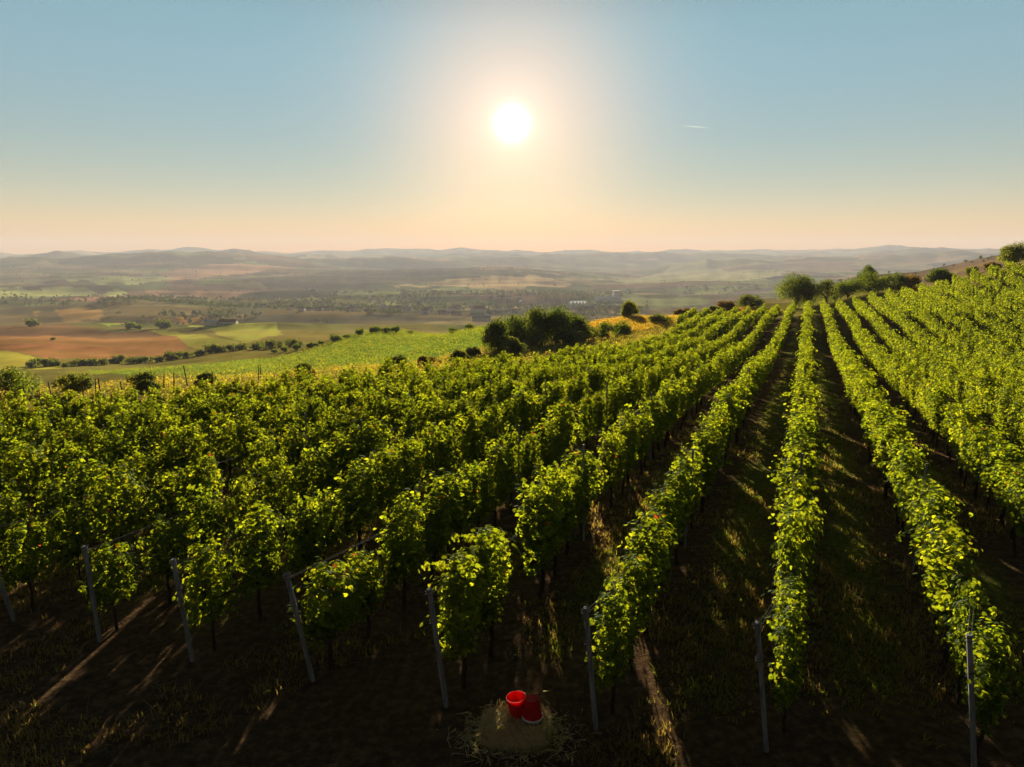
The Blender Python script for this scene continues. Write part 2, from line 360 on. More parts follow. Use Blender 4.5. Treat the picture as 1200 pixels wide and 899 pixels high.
def ground_mat():
    m, N, L, out = mat('soil, dry grass and fields')
    at = N('ShaderNodeAttribute', attribute_name='land')
    tc = N('ShaderNodeTexCoord')
    # vineyard floor: bare earth under the rows, worn grass in the middle of the lanes
    sep = N('ShaderNodeSeparateXYZ'); L(tc.outputs['Object'], sep.inputs[0])
    def M(op, a, b=None, c=None):
        n = N('ShaderNodeMath', operation=op)
        for k, q in enumerate((a, b, c)):
            if q is None: continue
            if isinstance(q, (int, float)): n.inputs[k].default_value = q
            else: L(q, n.inputs[k])
        return n.outputs[0]
    def noise(scale, detail=5, rough=.6):
        n = N('ShaderNodeTexNoise'); n.inputs['Scale'].default_value = scale; n.inputs['Detail'].default_value = detail; n.inputs['Roughness'].default_value = rough
        L(tc.outputs['Object'], n.inputs['Vector']); return n.outputs['Fac']
    n1, n2, n3 = noise(.9), noise(7, 6, .7), noise(.22, 3)
    v = M('SUBTRACT', M('MULTIPLY', sep.outputs[0], CU), M('MULTIPLY', sep.outputs[1], SU))
    ph = M('FRACT', M('ADD', M('DIVIDE', M('SUBTRACT', v, ROW0), PITCH), M('MULTIPLY', M('SUBTRACT', n1, .5), .25)))
    lane = M('ABSOLUTE', M('SUBTRACT', ph, .5))                   # 0 in the middle of a lane, .5 under a row
    soil = ramp(N, [(.25, (.035, .023, .014)), (.5, (.085, .054, .031)), (.75, (.19, .125, .068))]); L(n2, soil.inputs[0])
    grass = ramp(N, [(.25, (.04, .055, .010)), (.5, (.13, .165, .022)), (.75, (.30, .28, .05))]); L(n2, grass.inputs[0])
    gm = ramp(N, [(.12, (1, 1, 1)), (.34, (0, 0, 0))]); L(M('ADD', lane, M('MULTIPLY', M('SUBTRACT', n1, .5), .35)), gm.inputs[0])
    gm2 = M('MULTIPLY', gm.outputs[0], ramp_out(N, L, n3, [(.38, (.0,) * 3), (.62, (.9,) * 3)]))
    u_ = M('ADD', M('MULTIPLY', sep.outputs[0], SU), M('MULTIPLY', sep.outputs[1], CU))
    um = N('ShaderNodeClamp'); L(M('DIVIDE', M('SUBTRACT', u_, 8), 7), um.inputs[0]); gm2 = M('MULTIPLY', gm2, um.outputs[0])
    fl = N('ShaderNodeMix', data_type='RGBA'); L(gm2, fl.inputs[0]); L(soil.outputs[0], fl.inputs[6]); L(grass.outputs[0], fl.inputs[7])
    # open land: the mapped colour with blotches of a finer scale
    bl = ramp(N, [(.25, (.55, .55, .6)), (.5, (1, 1, 1)), (.75, (1.0, 1.0, 1.0))]); L(n1, bl.inputs[0])
    ml = N('ShaderNodeMix', data_type='RGBA', blend_type='MULTIPLY'); ml.inputs[0].default_value = .8; L(at.outputs['Color'], ml.inputs[6]); L(bl.outputs[0], ml.inputs[7])
    mi = N('ShaderNodeMix', data_type='RGBA'); L(at.outputs['Alpha'], mi.inputs[0]); L(ml.outputs[2], mi.inputs[6]); L(fl.outputs[2], mi.inputs[7])
    b = N('ShaderNodeBsdfDiffuse'); b.inputs['Roughness'].default_value = 0
    L(mi.outputs[2], b.inputs['Color'])
    bp = N('ShaderNodeBump'); bp.inputs['Strength'].default_value = .7; bp.inputs['Distance'].default_value = .08
    L(n2, bp.inputs['Height']); L(bp.outputs[0], b.inputs['Normal'])
    L(b.outputs[0], out.inputs['Surface']); return m
def ramp_out(N, L, src, pts):
    r = ramp(N, pts); L(src, r.inputs[0]); return r.outputs[0]
build_ground()

# ---------------------------------------------------------------- the air
def build_haze():
    m, N, L, out = mat('hazy air')
    pv = N('ShaderNodeVolumePrincipled'); pv.inputs['Color'].default_value = (.48, .52, .63, 1); pv.inputs['Density'].default_value = HAZE_DENSITY
    pv.inputs['Anisotropy'].default_value = .1
    L(pv.outputs[0], out.inputs['Volume'])
    mb = MB().box(-11000, 11000, -11000, 11000, -210, 240)
    o = mb.build('haze', m); tag(o, kind='stuff')
build_haze()
# ---------------------------------------------------------------- leaves and crowns
LOBE = [(0, 0), (-.10, .22), (.02, .44), (.24, .36), (.36, .52), (.56, .34), (.72, .30), (1.0, 0)]
def leaf_template(kind):
    if kind == 'vine':      # five-lobed vine leaf, folded along its midrib, as quads
        up = LOBE; V = []
        top = [(x, y, .10 * abs(y) - .12 * (x - .45) ** 2) for x, y in up]
        bot = [(x, -y, .10 * abs(y) - .12 * (x - .45) ** 2) for x, y in up[1:-1]]
        V = top + bot                                     # 8 + 6
        mid = [(.22, 0, .0), (.46, 0, .0)]; V += mid       # 14, 15
        F = [(0, 14, 2, 1), (14, 15, 4, 3), (15, 7, 6, 5), (14, 3, 2, 14)][:3] + [(14, 3, 2, 2)][:0]
        F = [(0, 14, 2, 1), (14, 15, 3, 2), (15, 5, 4, 3), (15, 7, 6, 5)]
        FB = [(0, 8, 9, 14), (14, 9, 10, 15), (15, 10, 11, 12), (15, 12, 13, 7)]
        V = np.array(V, float); V[:, 0] -= .1
        return V, np.array(F + FB)
    if kind == 'kite':
        return np.array([(-.5, 0, 0), (0, -.42, .12), (.55, 0, -.05), (0, .42, .12)], float), np.array([(0, 1, 2, 3)])
    if kind == 'blade':
        return np.array([(0, -.5, 0), (0, .5, 0), (1, .08, .0), (1, -.08, 0)], float), np.array([(0, 1, 2, 3)])
def scatter_leaves(tpl, P, Nn, size, rng, spin=True):
    """place a leaf at each P with normal Nn"""
    V, F = tpl; n = len(P)
    Nn = Nn / (np.linalg.norm(Nn, axis=1, keepdims=True) + 1e-9)
    a = rng.normal(size=(n, 3)); a[:, 2] -= .6             # leaf tips hang a little
    t = a - Nn * (a * Nn).sum(1, keepdims=True); t /= np.linalg.norm(t, axis=1, keepdims=True) + 1e-9
    b = np.cross(Nn, t)
    W = P[:, None] + size[:, None, None] * (V[None, :, 0:1] * t[:, None] + V[None, :, 1:2] * b[:, None] + V[None, :, 2:3] * Nn[:, None])
    FF = F[None] + (np.arange(n) * len(V))[:, None, None]
    return W.reshape(-1, 3), FF.reshape(-1, F.shape[1])
def vine_points(rng, shoots=50, step=.034, width=.105, half=.48, top=1.95, spread=.042, clump=54):
    """leaf positions and normals of one vine tied up in its trellis: x along the row"""
    P, Nn = [], []
    ph = rng.uniform(0, 6.28); topv = top + rng.uniform(-.2, .12)
    for s in range(shoots):
        bx = rng.uniform(-half, half); q = bx / half
        zt = topv - .50 * abs(q) ** 2 + rng.normal(0, .12) + .08 * math.sin(bx * 6 + ph)
        if rng.random() < .09: zt += rng.uniform(.1, .3)
        z0 = rng.uniform(.56, .92)
        y0 = rng.normal(0, width * .45); lean = rng.normal(0, .09); lx = rng.normal(0, .10)
        n = max(3, int((zt - z0) / step)); side = 1 if rng.random() < .5 else -1
        for i in range(n):
            t = i / (n - 1); bulge = math.sin(math.pi * min(1, t * .9 + .12)) 
            x = bx + lx * t; y = y0 + lean * t + side * width * bulge * (1.1 - .45 * q * q) * rng.uniform(.1, 1.2); z = z0 + (zt - z0) * t
            for _ in range(1 + (rng.random() < .55)):
                P.append((x + rng.normal(0, spread), y + rng.normal(0, spread), z + rng.normal(0, spread * .8)))
                up = .35 + 1.3 * t * t
                Nn.append((rng.normal(0, .55), (1 if y > 0 else -1) * rng.uniform(.1, 1.0) + rng.normal(0, .3), up * rng.uniform(.3, 1.2)))
        if rng.random() < .35:   # a tip that flops over
            for i in range(5):
                P.append((bx + lx + .07 * i * rng.normal(), y0 + lean + side * (.06 + .05 * i), zt + .05 - .05 * i * i * .3)); Nn.append((rng.normal(0, .5), side * .4, 1))
    for s in range(rng.integers(0, 3)):      # long shoots that have escaped the wires
        bx, sd, z = rng.uniform(-half, half), (1 if rng.random() < .5 else -1), rng.uniform(1.1, topv)
        dx, dz = rng.normal(0, .5), rng.uniform(-.2, .5); n = rng.integers(5, 12)
        for i in range(n):
            t = i / 11.
            for _ in range(3):
                P.append((bx + dx * t + rng.normal(0, .035), sd * (width + .48 * t) + rng.normal(0, .035), z + dz * t - .55 * t * t + rng.normal(0, .03))); Nn.append((rng.normal(0, .4), sd * .3 + rng.normal(0, .3), 1))
    P = np.array(P); Nn = np.array(Nn)
    c = P[rng.permutation(len(P))[:clump]]                   # leaves gather in bunches along the shoots
    i = np.concatenate([((q[:, None] - c[None]) ** 2).sum(-1).argmin(1) for q in np.array_split(P, 8)])
    d = P - c[i]; P = P - d * .27; Nn = Nn + d * 6.5
    keep = (P[:, 2] > .6) | ((P[:, 2] > .42) & (rng.random(len(P)) < .4))
    return P[keep], Nn[keep]
def tints(rng, n, autumn=.004):
    t = rng.beta(2.2, 2.6, n) * .62
    t[rng.random(n) < autumn] = rng.uniform(.86, 1)
    return t
M_VINE = leaf_mat('vine leaves', [(0, (.022, .048, .009)), (.3, (.038, .078, .011)), (.6, (.070, .112, .014)), (.82, (.13, .13, .018)), (1, (.25, .05, .012))], .41, .006, .6,
                  tstops=[(0, (.22, .33, .010)), (.3, (.40, .50, .012)), (.6, (.66, .68, .018)), (.82, (.84, .68, .02)), (1, (.6, .12, .02))])
M_BARK = rough_mat('vine bark', (.02, .014, .01), (.07, .05, .035), 30, .95, .8, stretch=(1, 1, .2))
TPL_V, TPL_K = leaf_template('vine'), leaf_template('kite')
def vine_variant(seed, **k):
    rng = np.random.default_rng(seed)
    P, Nn = vine_points(rng, **k)
    V, F = scatter_leaves(TPL_V, P, Nn, rng.uniform(.044, .074, len(P)), rng)
    return npmesh('vine_foliage', V, F, [M_VINE], np.repeat(tints(rng, len(P)), len(TPL_V[1])))
def trunk_mesh(seed):
    r = random.Random(seed); mb = MB()
    x, y = 0, 0; pts = [(0, 0, -.06)]
    for i in range(1, 6):
        x += r.uniform(-.04, .04); y += r.uniform(-.03, .03); pts.append((x, y, i * .16))
    mb.tube(pts, [.038, .032, .028, .027, .026, .024], 7)
    for s in (-1, 1):            # the two arms along the wire
        mb.tube([pts[-1], (x + s * .12, y, .86), (x + s * .3, y + r.uniform(-.02, .02), .88), (x + s * .52, 0, .87)], [.022, .02, .016, .01], 6)
    return mb.mesh('vine_trunk', M_BARK, True)
VINE_FOL = [vine_variant(100 + i) for i in range(14)]
VINE_TRK = [trunk_mesh(i) for i in range(6)]

# ---------------------------------------------------------------- the vine rows
POSTS = {-4: (-9.10, 12.02, 2.0, 11, 2), -3: (-7.06, 11.20, 1.80, 4, 2), -2: (-5.15, 10.49, 1.86, 7, 1), -1: (-3.02, 9.83, 1.96, 12, -1),
         0: (-.93, 9.11, 1.94, 9, -2), 1: (1.12, 8.52, 1.88, 8, -3), 2: (3.21, 8.01, 1.88, 8, -6), 3: (5.60, 7.64, 1.84, 4, -8)}
ROW_SAYS = {-4: 'the row behind the leaning end post at the left edge', -3: 'the row behind the second leaning end post from the left',
            -2: 'the row behind the third leaning end post from the left', -1: 'the row behind the end post braced with slack wires',
            0: 'the row behind the post left of the red buckets', 1: 'the row behind the post right of the red buckets',
            2: 'the row behind the second post from the right', 3: 'the row behind the rightmost end post'}
_ord = ['', 'first', 'second', 'third', 'fourth', 'fifth', 'sixth', 'seventh', 'eighth', 'ninth', 'tenth', 'eleventh', 'twelfth', 'thirteenth', 'fourteenth', 'fifteenth', 'sixteenth', 'seventeenth', 'eighteenth']
for k in range(4, 20): ROW_SAYS[k] = 'the %s row right of the rightmost end post' % _ord[k - 3]
for k in range(-5, -22, -1): ROW_SAYS[k] = 'the %s row beyond the leftmost end post' % _ord[-4 - k]
ROT = math.atan2(CU, SU)
PITCHC = math.radians(10.2)
def to_frame(x, y, z):       # where a point falls in the photograph's frame, used only to pick which vines the photo shows
    dz = z - CAM_Z; zc = y * math.cos(PITCHC) - dz * math.sin(PITCHC); yc = y * math.sin(PITCHC) + dz * math.cos(PITCHC)
    if zc < 1: return None
    return 600 + 833 * x / zc, 449.5 - 833 * yc / zc, zc
GAPS = {0: [(10.0, 10.95), (15.3, 16.2)], 3: [(15.6, 16.6)], -1: []}
sites = []
_r = random.Random(77)
for k in range(-20, 20):
    v = ROW0 + PITCH * k; ue = row_end(v)
    if k in POSTS: u0 = xy_to_uv(POSTS[k][0], POSTS[k][1])[0] + .42
    elif k < -4: u0 = 8.0
    else: u0 = 9.6
    u = u0
    if k in (-5, -6): ue = 124.
    while u < ue:
        if k in (-5, -6) and row_end(v) < u < 106 + 2 * (k + 6): u = 106. + 2 * (k + 6)
        ok = not any(a < u < b for a, b in GAPS.get(k, [])) and (u < u0 + 4 or _r.random() > (.015 if u < 40 else .03))
        uu = u + _r.uniform(-.1, .1); x, y = uv_to_xy(uu, v + (_r.gauss(0, .07) if u > u0 + 2 else 0)); u += 1.05
        if not ok: continue
        z = H(x, y); q = to_frame(x, y, z + 1.3)
        if q is None or not (-160 < q[0] < 1360 and q[1] < 1150): continue
        seen = 0 < q[0] < 1200 and q[1] < 880
        sites.append((q[2] if seen else 1e6 + q[2], k, x, y, z))
sites.sort()
near, rest = sites[:300], sites[300:]
proto = None
for i, (d, k, x, y, z) in enumerate(near):
    r = random.Random(i * 7 + 1)
    if proto is None:
        proto = bpy.data.objects.new('grapevine', None); C.objects.link(proto); t = proto
        link('foliage', VINE_FOL[0], t); link('trunk', VINE_TRK[0], t)
    else: t = copy_tree(proto)
    for ch in t.children:
        ch.data = (VINE_FOL if 'foliage' in ch.name else VINE_TRK)[r.randrange(14 if 'foliage' in ch.name else 6)]
    t.location = (x, y, z); t.rotation_euler = (0, 0, ROT + (math.pi if r.random() < .5 else 0) + r.uniform(-.06, .06))
    s = r.uniform(.92, 1.08) * (.9 if k in POSTS and xy_to_uv(x, y)[0] < xy_to_uv(POSTS[k][0], POSTS[k][1])[0] + 1.6 else 1); t.scale = (s, s * r.uniform(.8, 1.5), s * r.uniform(.93, 1.06))
    tag(t, 'leafy grapevine in ' + ROW_SAYS[k], 'grapevine', 'grapevines in ' + ROW_SAYS[k])
def far_vines():
    rng = np.random.default_rng(9); PP, NN, SS = [], [], []
    libs = {}
    for nm, sh, st, sp in (('a', 42, .05, .045), ('b', 34, .068, .05), ('c', 26, .095, .055)):
        libs[nm] = [vine_points(np.random.default_rng(300 + j), shoots=sh, step=st, spread=sp, width=.105) for j in range(10)]
    for d, k, x, y, z in rest:
        dd = d % 1e6; nm = 'a' if dd < 42 else ('b' if dd < 75 else 'c')
        P, Nn = libs[nm][rng.integers(10)]
        f = 1 if rng.random() < .5 else -1; sc = rng.uniform(.92, 1.1)
        px, py = P[:, 0] * f * sc, P[:, 1] * f * sc * rng.uniform(.8, 1.5)
        PP.append(np.stack([x + px * SU + py * CU, y + px * CU - py * SU, z + P[:, 2] * sc], -1))
        NN.append(np.stack([Nn[:, 0] * f * SU + Nn[:, 1] * f * CU, Nn[:, 0] * f * CU - Nn[:, 1] * f * SU, Nn[:, 2]], -1))
        SS.append(rng.uniform(.8, 1.25, len(P)) * {'a': .085, 'b': .11, 'c': .14}[nm])
    P, Nn, s = map(np.concatenate, (PP, NN, SS))
    V, F = scatter_leaves(TPL_K, P, Nn, s, rng)
    o = link('vineyard_rows', npmesh('vineyard_rows', V, F, [M_VINE], tints(rng, len(P), .002)))
    tag(o, 'rows of green vines running on to the far end of the vineyard', 'vines', kind='stuff')
    print('vines', len(near), len(rest), 'far leaves', len(P))
far_vines()
# ---------------------------------------------------------------- end posts, row posts, wires
M_POST = rough_mat('weathered grey post wood', (.11, .115, .125), (.31, .32, .335), 6, .85, .5, stretch=(3, 3, .35))
M_WIRE = rough_mat('galvanised wire', (.05, .05, .052), (.11, .11, .115), 40, .9, 0)
def post_dir(k):
    x, y, L_, ln, sd = POSTS[k]
    du = -math.sin(math.radians(ln)); dv = math.sin(math.radians(sd)); dz = math.cos(math.radians(ln))
    X, Y = uv_to_xy(du, dv); return Vector((X, Y, dz)).normalized()
POST_LABEL = {-4: 'grey wooden end post cut by the left edge of the view', -3: 'grey leaning end post, second from the left', -2: 'grey leaning end post, third from the left',
              -1: 'grey end post leaning furthest, with slack guy wires to the ground', 0: 'grey leaning end post just left of the red buckets',
              1: 'grey end post just right of the red buckets', 2: 'grey end post, second from the right, below a sunlit row', 3: 'rightmost grey end post with its foot below the frame'}
for k, (x, y, L_, ln, sd) in POSTS.items():
    r = random.Random(k + 50); d = post_dir(k); z = H(x, y)
    t = bpy.data.objects.new('end_post', None); C.objects.link(t); t.location = (x, y, z)
    tag(t, POST_LABEL[k], 'post', 'leaning end posts along the near edge of the vineyard')
    mb = MB(); w = .028
    a = Vector((SU, CU, 0)); a = (a - d * a.dot(d)).normalized(); b = d.cross(a)
    V = []; n = 9
    for i in range(n):
        h = -.25 + (L_ + .25) * i / (n - 1); ww = w * (1.06 - .08 * i / n)
        for (p, q) in ((-1, -.72), (-.72, -1), (.72, -1), (1, -.72), (1, .72), (.72, 1), (-.72, 1), (-1, .72)):
            V.append(d * h + a * (p * ww + r.uniform(-.002, .002)) + b * (q * ww + r.uniform(-.002, .002)))
    F = [(i * 8 + s, i * 8 + (s + 1) % 8, (i + 1) * 8 + (s + 1) % 8, (i + 1) * 8 + s) for i in range(n - 1) for s in range(8)]
    e0 = (n - 1) * 8; F += [(e0, e0 + 1, e0 + 2, e0 + 3), (e0, e0 + 3, e0 + 4, e0 + 7), (e0 + 7, e0 + 4, e0 + 5, e0 + 6)]
    mb.add(V, F); mb.build('shaft', M_POST, t)
    cl = MB()
    for hh in (L_ - .09, L_ - .55):    # wire wound round the post
        p = [d * (hh + .006 * s) + (a * math.cos(s * .8) + b * math.sin(s * .8)) * .056 for s in range(17)]
        cl.tube(p, .0035, 5)
    cl.build('wire_tie', M_WIRE, t)
    if k in (-1, 1):               # guy wires from the top of the post to an anchor in front of it
        an = Vector((-.75 * SU, -.75 * CU, 0)) + Vector((r.uniform(-.1, .1), 0, 0)); an.z = H(x + an.x, y + an.y) - z
        g = MB()
        for s in (-.03, .03):
            p0 = d * (L_ - .1) + b * s; mid = (p0 + an) / 2 + Vector((s * 2, 0, -.10)); g.tube([p0, mid, an], .003, 5)
        g.build('guy_wire', M_WIRE, t)
# row posts standing among the vines
rp = None
for k in range(-4, 7):
    v = ROW0 + PITCH * k
    for u in ((14.6, 22.0, 30.0) if k in (0, 1, 2, 3) else (15.5, 24.0)):
        x, y = uv_to_xy(u + ((k * 37) % 7) * .12, v); q = to_frame(x, y, H(x, y) + 2)
        if q is None or not 20 < q[0] < 1180 or not q[1] < 860: continue
        if rp is None:
            rp = MB().tube([(0, 0, -.2), (0, 0, 1), (.01, 0, 2.22)], [.026, .025, .024], 8).build('row_post', M_POST); t = rp
        else: t = copy_tree(rp)
        t.location = (x, y, H(x, y)); t.rotation_euler = (.02 * ((k * 3) % 4 - 1.5), .02 * ((k * 5) % 3 - 1), k)
        tag(t, 'thin grey post in ' + ROW_SAYS[k], 'post', 'row posts in ' + ROW_SAYS[k])
# trellis wires
for k in range(-4, 5):
    v = ROW0 + PITCH * k
    for j, (hh, off) in enumerate(((1.62, -.02), (1.62, .02))):
        pts = []
        if k in POSTS:
            x, y, L_, ln, sd = POSTS[k]; d = post_dir(k); p = Vector((x, y, H(x, y))) + d * (L_ - .09)
            X, Y = uv_to_xy(.03, off); pts.append((p.x + X, p.y + Y, p.z)); us = np.arange(10.5, 48, 2.5)
        else: us = np.arange(9, 48, 2.5)
        for u in us:
            X, Y = uv_to_xy(u, v + off); pts.append((X, Y, H(X, Y) + hh - .02 * math.sin(u * 1.7)))
        o = MB().tube(pts, .0022, 5).build('trellis_wire', M_WIRE)
        tag(o, 'wire along the tops of ' + ROW_SAYS[k], 'wire', 'trellis wires of ' + ROW_SAYS[k])
# ---------------------------------------------------------------- trees and bushes near the vineyard
M_TREE = leaf_mat('tree leaves', [(0, (.03, .055, .010)), (.5, (.065, .095, .015)), (1, (.15, .16, .022))], .45)
M_SHRUB = leaf_mat('shrub leaves', [(0, (.03, .05, .011)), (.5, (.065, .085, .016)), (1, (.15, .13, .025))], .5)
M_RUST = leaf_mat('autumn shrub leaves', [(0, (.07, .05, .015)), (.5, (.12, .08, .02)), (1, (.20, .13, .03))], .38)
M_LIGHT = leaf_mat('yellow green leaves', [(0, (.06, .085, .012)), (.5, (.13, .15, .018)), (1, (.24, .22, .025))], .42)
M_TRUNK = rough_mat('tree bark', (.03, .022, .015), (.10, .075, .05), 14, .95, .8, stretch=(1, 1, .25))
def crown_points(rng, h, w, n, base=.15, clumps=22, leaf=.2):
    """uneven crown: leaf clumps of several sizes spread through the volume, leaves mostly on their skins"""
    cs = []
    while len(cs) < clumps:
        p = rng.uniform(-1, 1, 3); q = np.linalg.norm(p)
        if q > 1 or (q < .35 and rng.random() < .6): continue
        tp = 1 - .35 * max(0, p[2])
        cs.append((p[0] * w * .43 * tp * rng.uniform(.8, 1.12), p[1] * w * .43 * tp, h * (base + (1 - base) * (.5 + .40 * p[2])), rng.uniform(.09, .21) * w))
    cs = np.array(cs); wts = cs[:, 3] ** 2; wts /= wts.sum()
    i = rng.choice(len(cs), n, p=wts)
    d = rng.normal(size=(n, 3)); d /= np.linalg.norm(d, axis=1, keepdims=True)
    rad = cs[i, 3] * np.where(rng.random(n) < .72, rng.uniform(.8, 1.12, n), rng.uniform(.2, .8, n))
    zr = min(1.0, .8 * h / w + .3)
    P = cs[i, :3] + d * rad[:, None] * np.array((1, 1, zr)); 
    Nn = d * .8 + rng.normal(0, .45, (n, 3)) + np.array((0, 0, .35))
    tint = np.clip(.45 + .35 * (rng.random(len(cs)) - .5)[i] + rng.normal(0, .17, n), 0, .84)
    P[:, 2] = np.maximum(P[:, 2], .04)
    return P, Nn, tint, cs
def tree(name, loc, h, w, m, label, cat, group=None, seed=0, n=2600, leaf=.22, base=.12, trunk=True, clumps=22):
    rng = np.random.default_rng(seed)
    t = bpy.data.objects.new(name, None); C.objects.link(t); t.location = loc
    P, Nn, tint, cs = crown_points(rng, h, w, n, base, clumps)
    V, F = scatter_leaves(TPL_K, P, Nn, rng.uniform(.7, 1.35, n) * leaf, rng)
    link('crown', npmesh('crown', V, F, [m], tint), t)
    mb = MB(); r0 = max(.03, w * .028)
    top = h * (.55 if trunk else .4)
    mb.tube([(0, 0, -.2), (rng.normal(0, .03) * w, rng.normal(0, .03) * w, top * .5), (rng.normal(0, .04) * w, 0, top)], [r0 * 1.3, r0, r0 * .6], 8)
    for c in cs[rng.permutation(len(cs))[:7]]:
        mb.tube([(0, 0, top * rng.uniform(.25, .8)), (c[0] * .5, c[1] * .5, c[2] * .75), tuple(c[:3])], [r0 * .5, r0 * .32, r0 * .12], 5)
    mb.build('trunk', M_TRUNK, t, smooth=True)
    return tag(t, label, cat, group)
NEARTREES = [   # name, x, y, height, width, leaf kind, label, category
    ('tree', -1.7, 80, 3.7, 4.2, 'T', 'leftmost tree of the dark clump beyond the vineyard', 'tree'),
    ('tree', 0.2, 88, 4.2, 5.2, 'T', 'second tree from the left in the dark clump beyond the vineyard', 'tree'),
    ('tree', 3.2, 91, 4.7, 5.6, 'T', 'middle tree of the dark clump beyond the vineyard', 'tree'),
    ('tree', 5.8, 91, 4.8, 5.6, 'T', 'broadest and tallest tree of the dark clump beyond the vineyard', 'tree'),
    ('tree', 8.2, 94, 3.9, 4.8, 'T', 'rightmost low tree of the dark clump beyond the vineyard', 'tree'),
    ('bush', -.4, 75, 2.2, 3.4, 'S', 'lighter bush in front of the dark clump of trees', 'bush'),
    ('bush', 2.6, 85, 2.4, 4.6, 'S', 'olive bush under the middle of the dark clump of trees', 'bush'),
    ('bush', 6.6, 87, 2.2, 4.4, 'T', 'dark low bush under the right end of the tree clump', 'bush'),
    ('bush', 12.4, 97, 2.4, 5.4, 'T', 'dark dense bush on the slope right of the tree clump', 'bush'),
    ('bush', 15.6, 101, 2.2, 3.2, 'T', 'dark bush at the right end of the dense bushes on the slope', 'bush'),
    ('bush', 9.2, 92, 1.9, 3.8, 'L', 'yellowish bush between the tree clump and the dark bushes', 'bush'),
    ('bush', 24.2, 118, 1.5, 4.3, 'S', 'olive bush above the upper left end of the vine rows', 'bush'),
    ('round_tree', 21.5, 131, 2.9, 3.7, 'L', 'lone round yellow green tree on the ochre crest', 'tree'),
    ('tree', 52.3, 132, 6.6, 8.6, 'B', 'big round tree at the head of the vine rows', 'tree'),
    ('bush', 47.0, 140, 2.6, 6.0, 'S', 'dark olive bush just left of the big round tree', 'bush'),
    ('bush', 38.5, 134, 1.6, 3.6, 'S', 'low olive bush between rusty bushes on the crest', 'bush'),
    ('bush', 32.6, 136, 1.6, 3.9, 'R', 'rusty bush nearest the lone round tree', 'bush'),
    ('bush', 42.3, 140, 2.0, 4.4, 'R', 'rusty bush beside the dark olive bush on the crest', 'bush'),
    ('bush', 35.8, 131, 1.2, 3.0, 'R', 'small rusty bush in the middle of the ochre crest', 'bush'),
    ('hedge_bush', 57.3, 130, 4.2, 6.4, 'T', 'hedge bush touching the big round tree', 'bush'),
    ('hedge_bush', 61.2, 130, 4.0, 6.4, 'T', 'hedge bush, second right of the big round tree', 'bush'),
    ('hedge_bush', 65.0, 130, 3.9, 6.4, 'T', 'hedge bush below the round topped tree behind the hedge', 'bush'),
    ('hedge_bush', 68.6, 130, 3.5, 6.2, 'T', 'dark green hedge bush past the round topped tree', 'bush'),
    ('hedge_bush', 72.2, 130, 3.1, 5.6, 'R', 'brownish hedge bush just before the dark domed tree', 'bush'),
    ('round_tree', 74.6, 150, 6.0, 4.7, 'T', 'round topped tree rising behind the hedge', 'tree'),
    ('tree', 75.3, 126, 3.0, 4.5, 'T', 'dark domed tree on the skyline of the right hand vines', 'tree'),
    ('bush', 79.1, 124, 1.7, 2.8, 'S', 'small dark bush on the crest right of the domed tree', 'bush'),
    ('bush', 77.5, 127, 1.3, 2.3, 'S', 'lowest bush between the domed tree and the small dark bush', 'bush'),
    ('bush', 80.6, 121, 1.2, 2.8, 'R', 'brownish bush below the sunlit tree at the right edge', 'bush'),
    ('tree', 81.0, 116, 3.6, 5.8, 'L', 'sunlit yellow green tree at the right edge of the crest', 'tree'),
    ('bush', -28.2, 39.5, 2.0, 3.4, 'T', 'large dark bush at the left edge beyond the vines', 'bush'),
    ('bush', -27.3, 43.5, 1.5, 2.6, 'S', 'green bush just right of the large dark bush', 'bush'),
    ('bush', -23.5, 45, .9, 1.7, 'S', 'low dark shrub in the yellow weeds near the left edge', 'bush'),
    ('bush', -21.5, 49, 1.0, 1.6, 'S', 'dark shrub in the yellow weeds, second from the left', 'bush'),
    ('bush', -26.5, 50, 1.1, 2.2, 'S', 'leafy shrub at the drop of the slope on the left', 'bush'),
    ('bush', -14.5, 50, .9, 1.6, 'R', 'small russet shrub in the weeds behind the left vines', 'bush'),
    ('bush', -16.5, 56, 1.2, 1.9, 'S', 'dark shrub below the bright green spur', 'bush'),
    ('bush', -10.2, 62, 1.2, 2.6, 'S', 'fullest shrub at the foot of the green spur', 'bush'),
    ('bush', -7.6, 64, 1.1, 2.2, 'R', 'russet shrub beside the fullest shrub of the spur', 'bush'),
    ('bush', -5.2, 68, 1.3, 2.2, 'S', 'dark shrub in the weeds left of the tree clump', 'bush'),
    ('bush', -4.1, 74, 1.4, 2.0, 'S', 'shrub nearest the leftmost tree of the clump', 'bush'),
]
_km = {'T': M_TREE, 'B': M_TREE, 'S': M_SHRUB, 'R': M_RUST, 'L': M_LIGHT}
for i, (nm, x, y, h, w, km, lb, ct) in enumerate(NEARTREES):
    istree = ct == 'tree'
    tree(nm, (x, y, H(x, y) - .05), h, w, _km[km], lb, ct, seed=500 + i, n=int((8000 if istree else 3000 if y < 125 else 5500) * (2.2 if km == 'B' else 1)),
         leaf=.12 if y < 60 else .17, base=(.0 if y < 100 or km == 'B' else .05) if istree else .02, trunk=istree, clumps=34 if istree else 20)
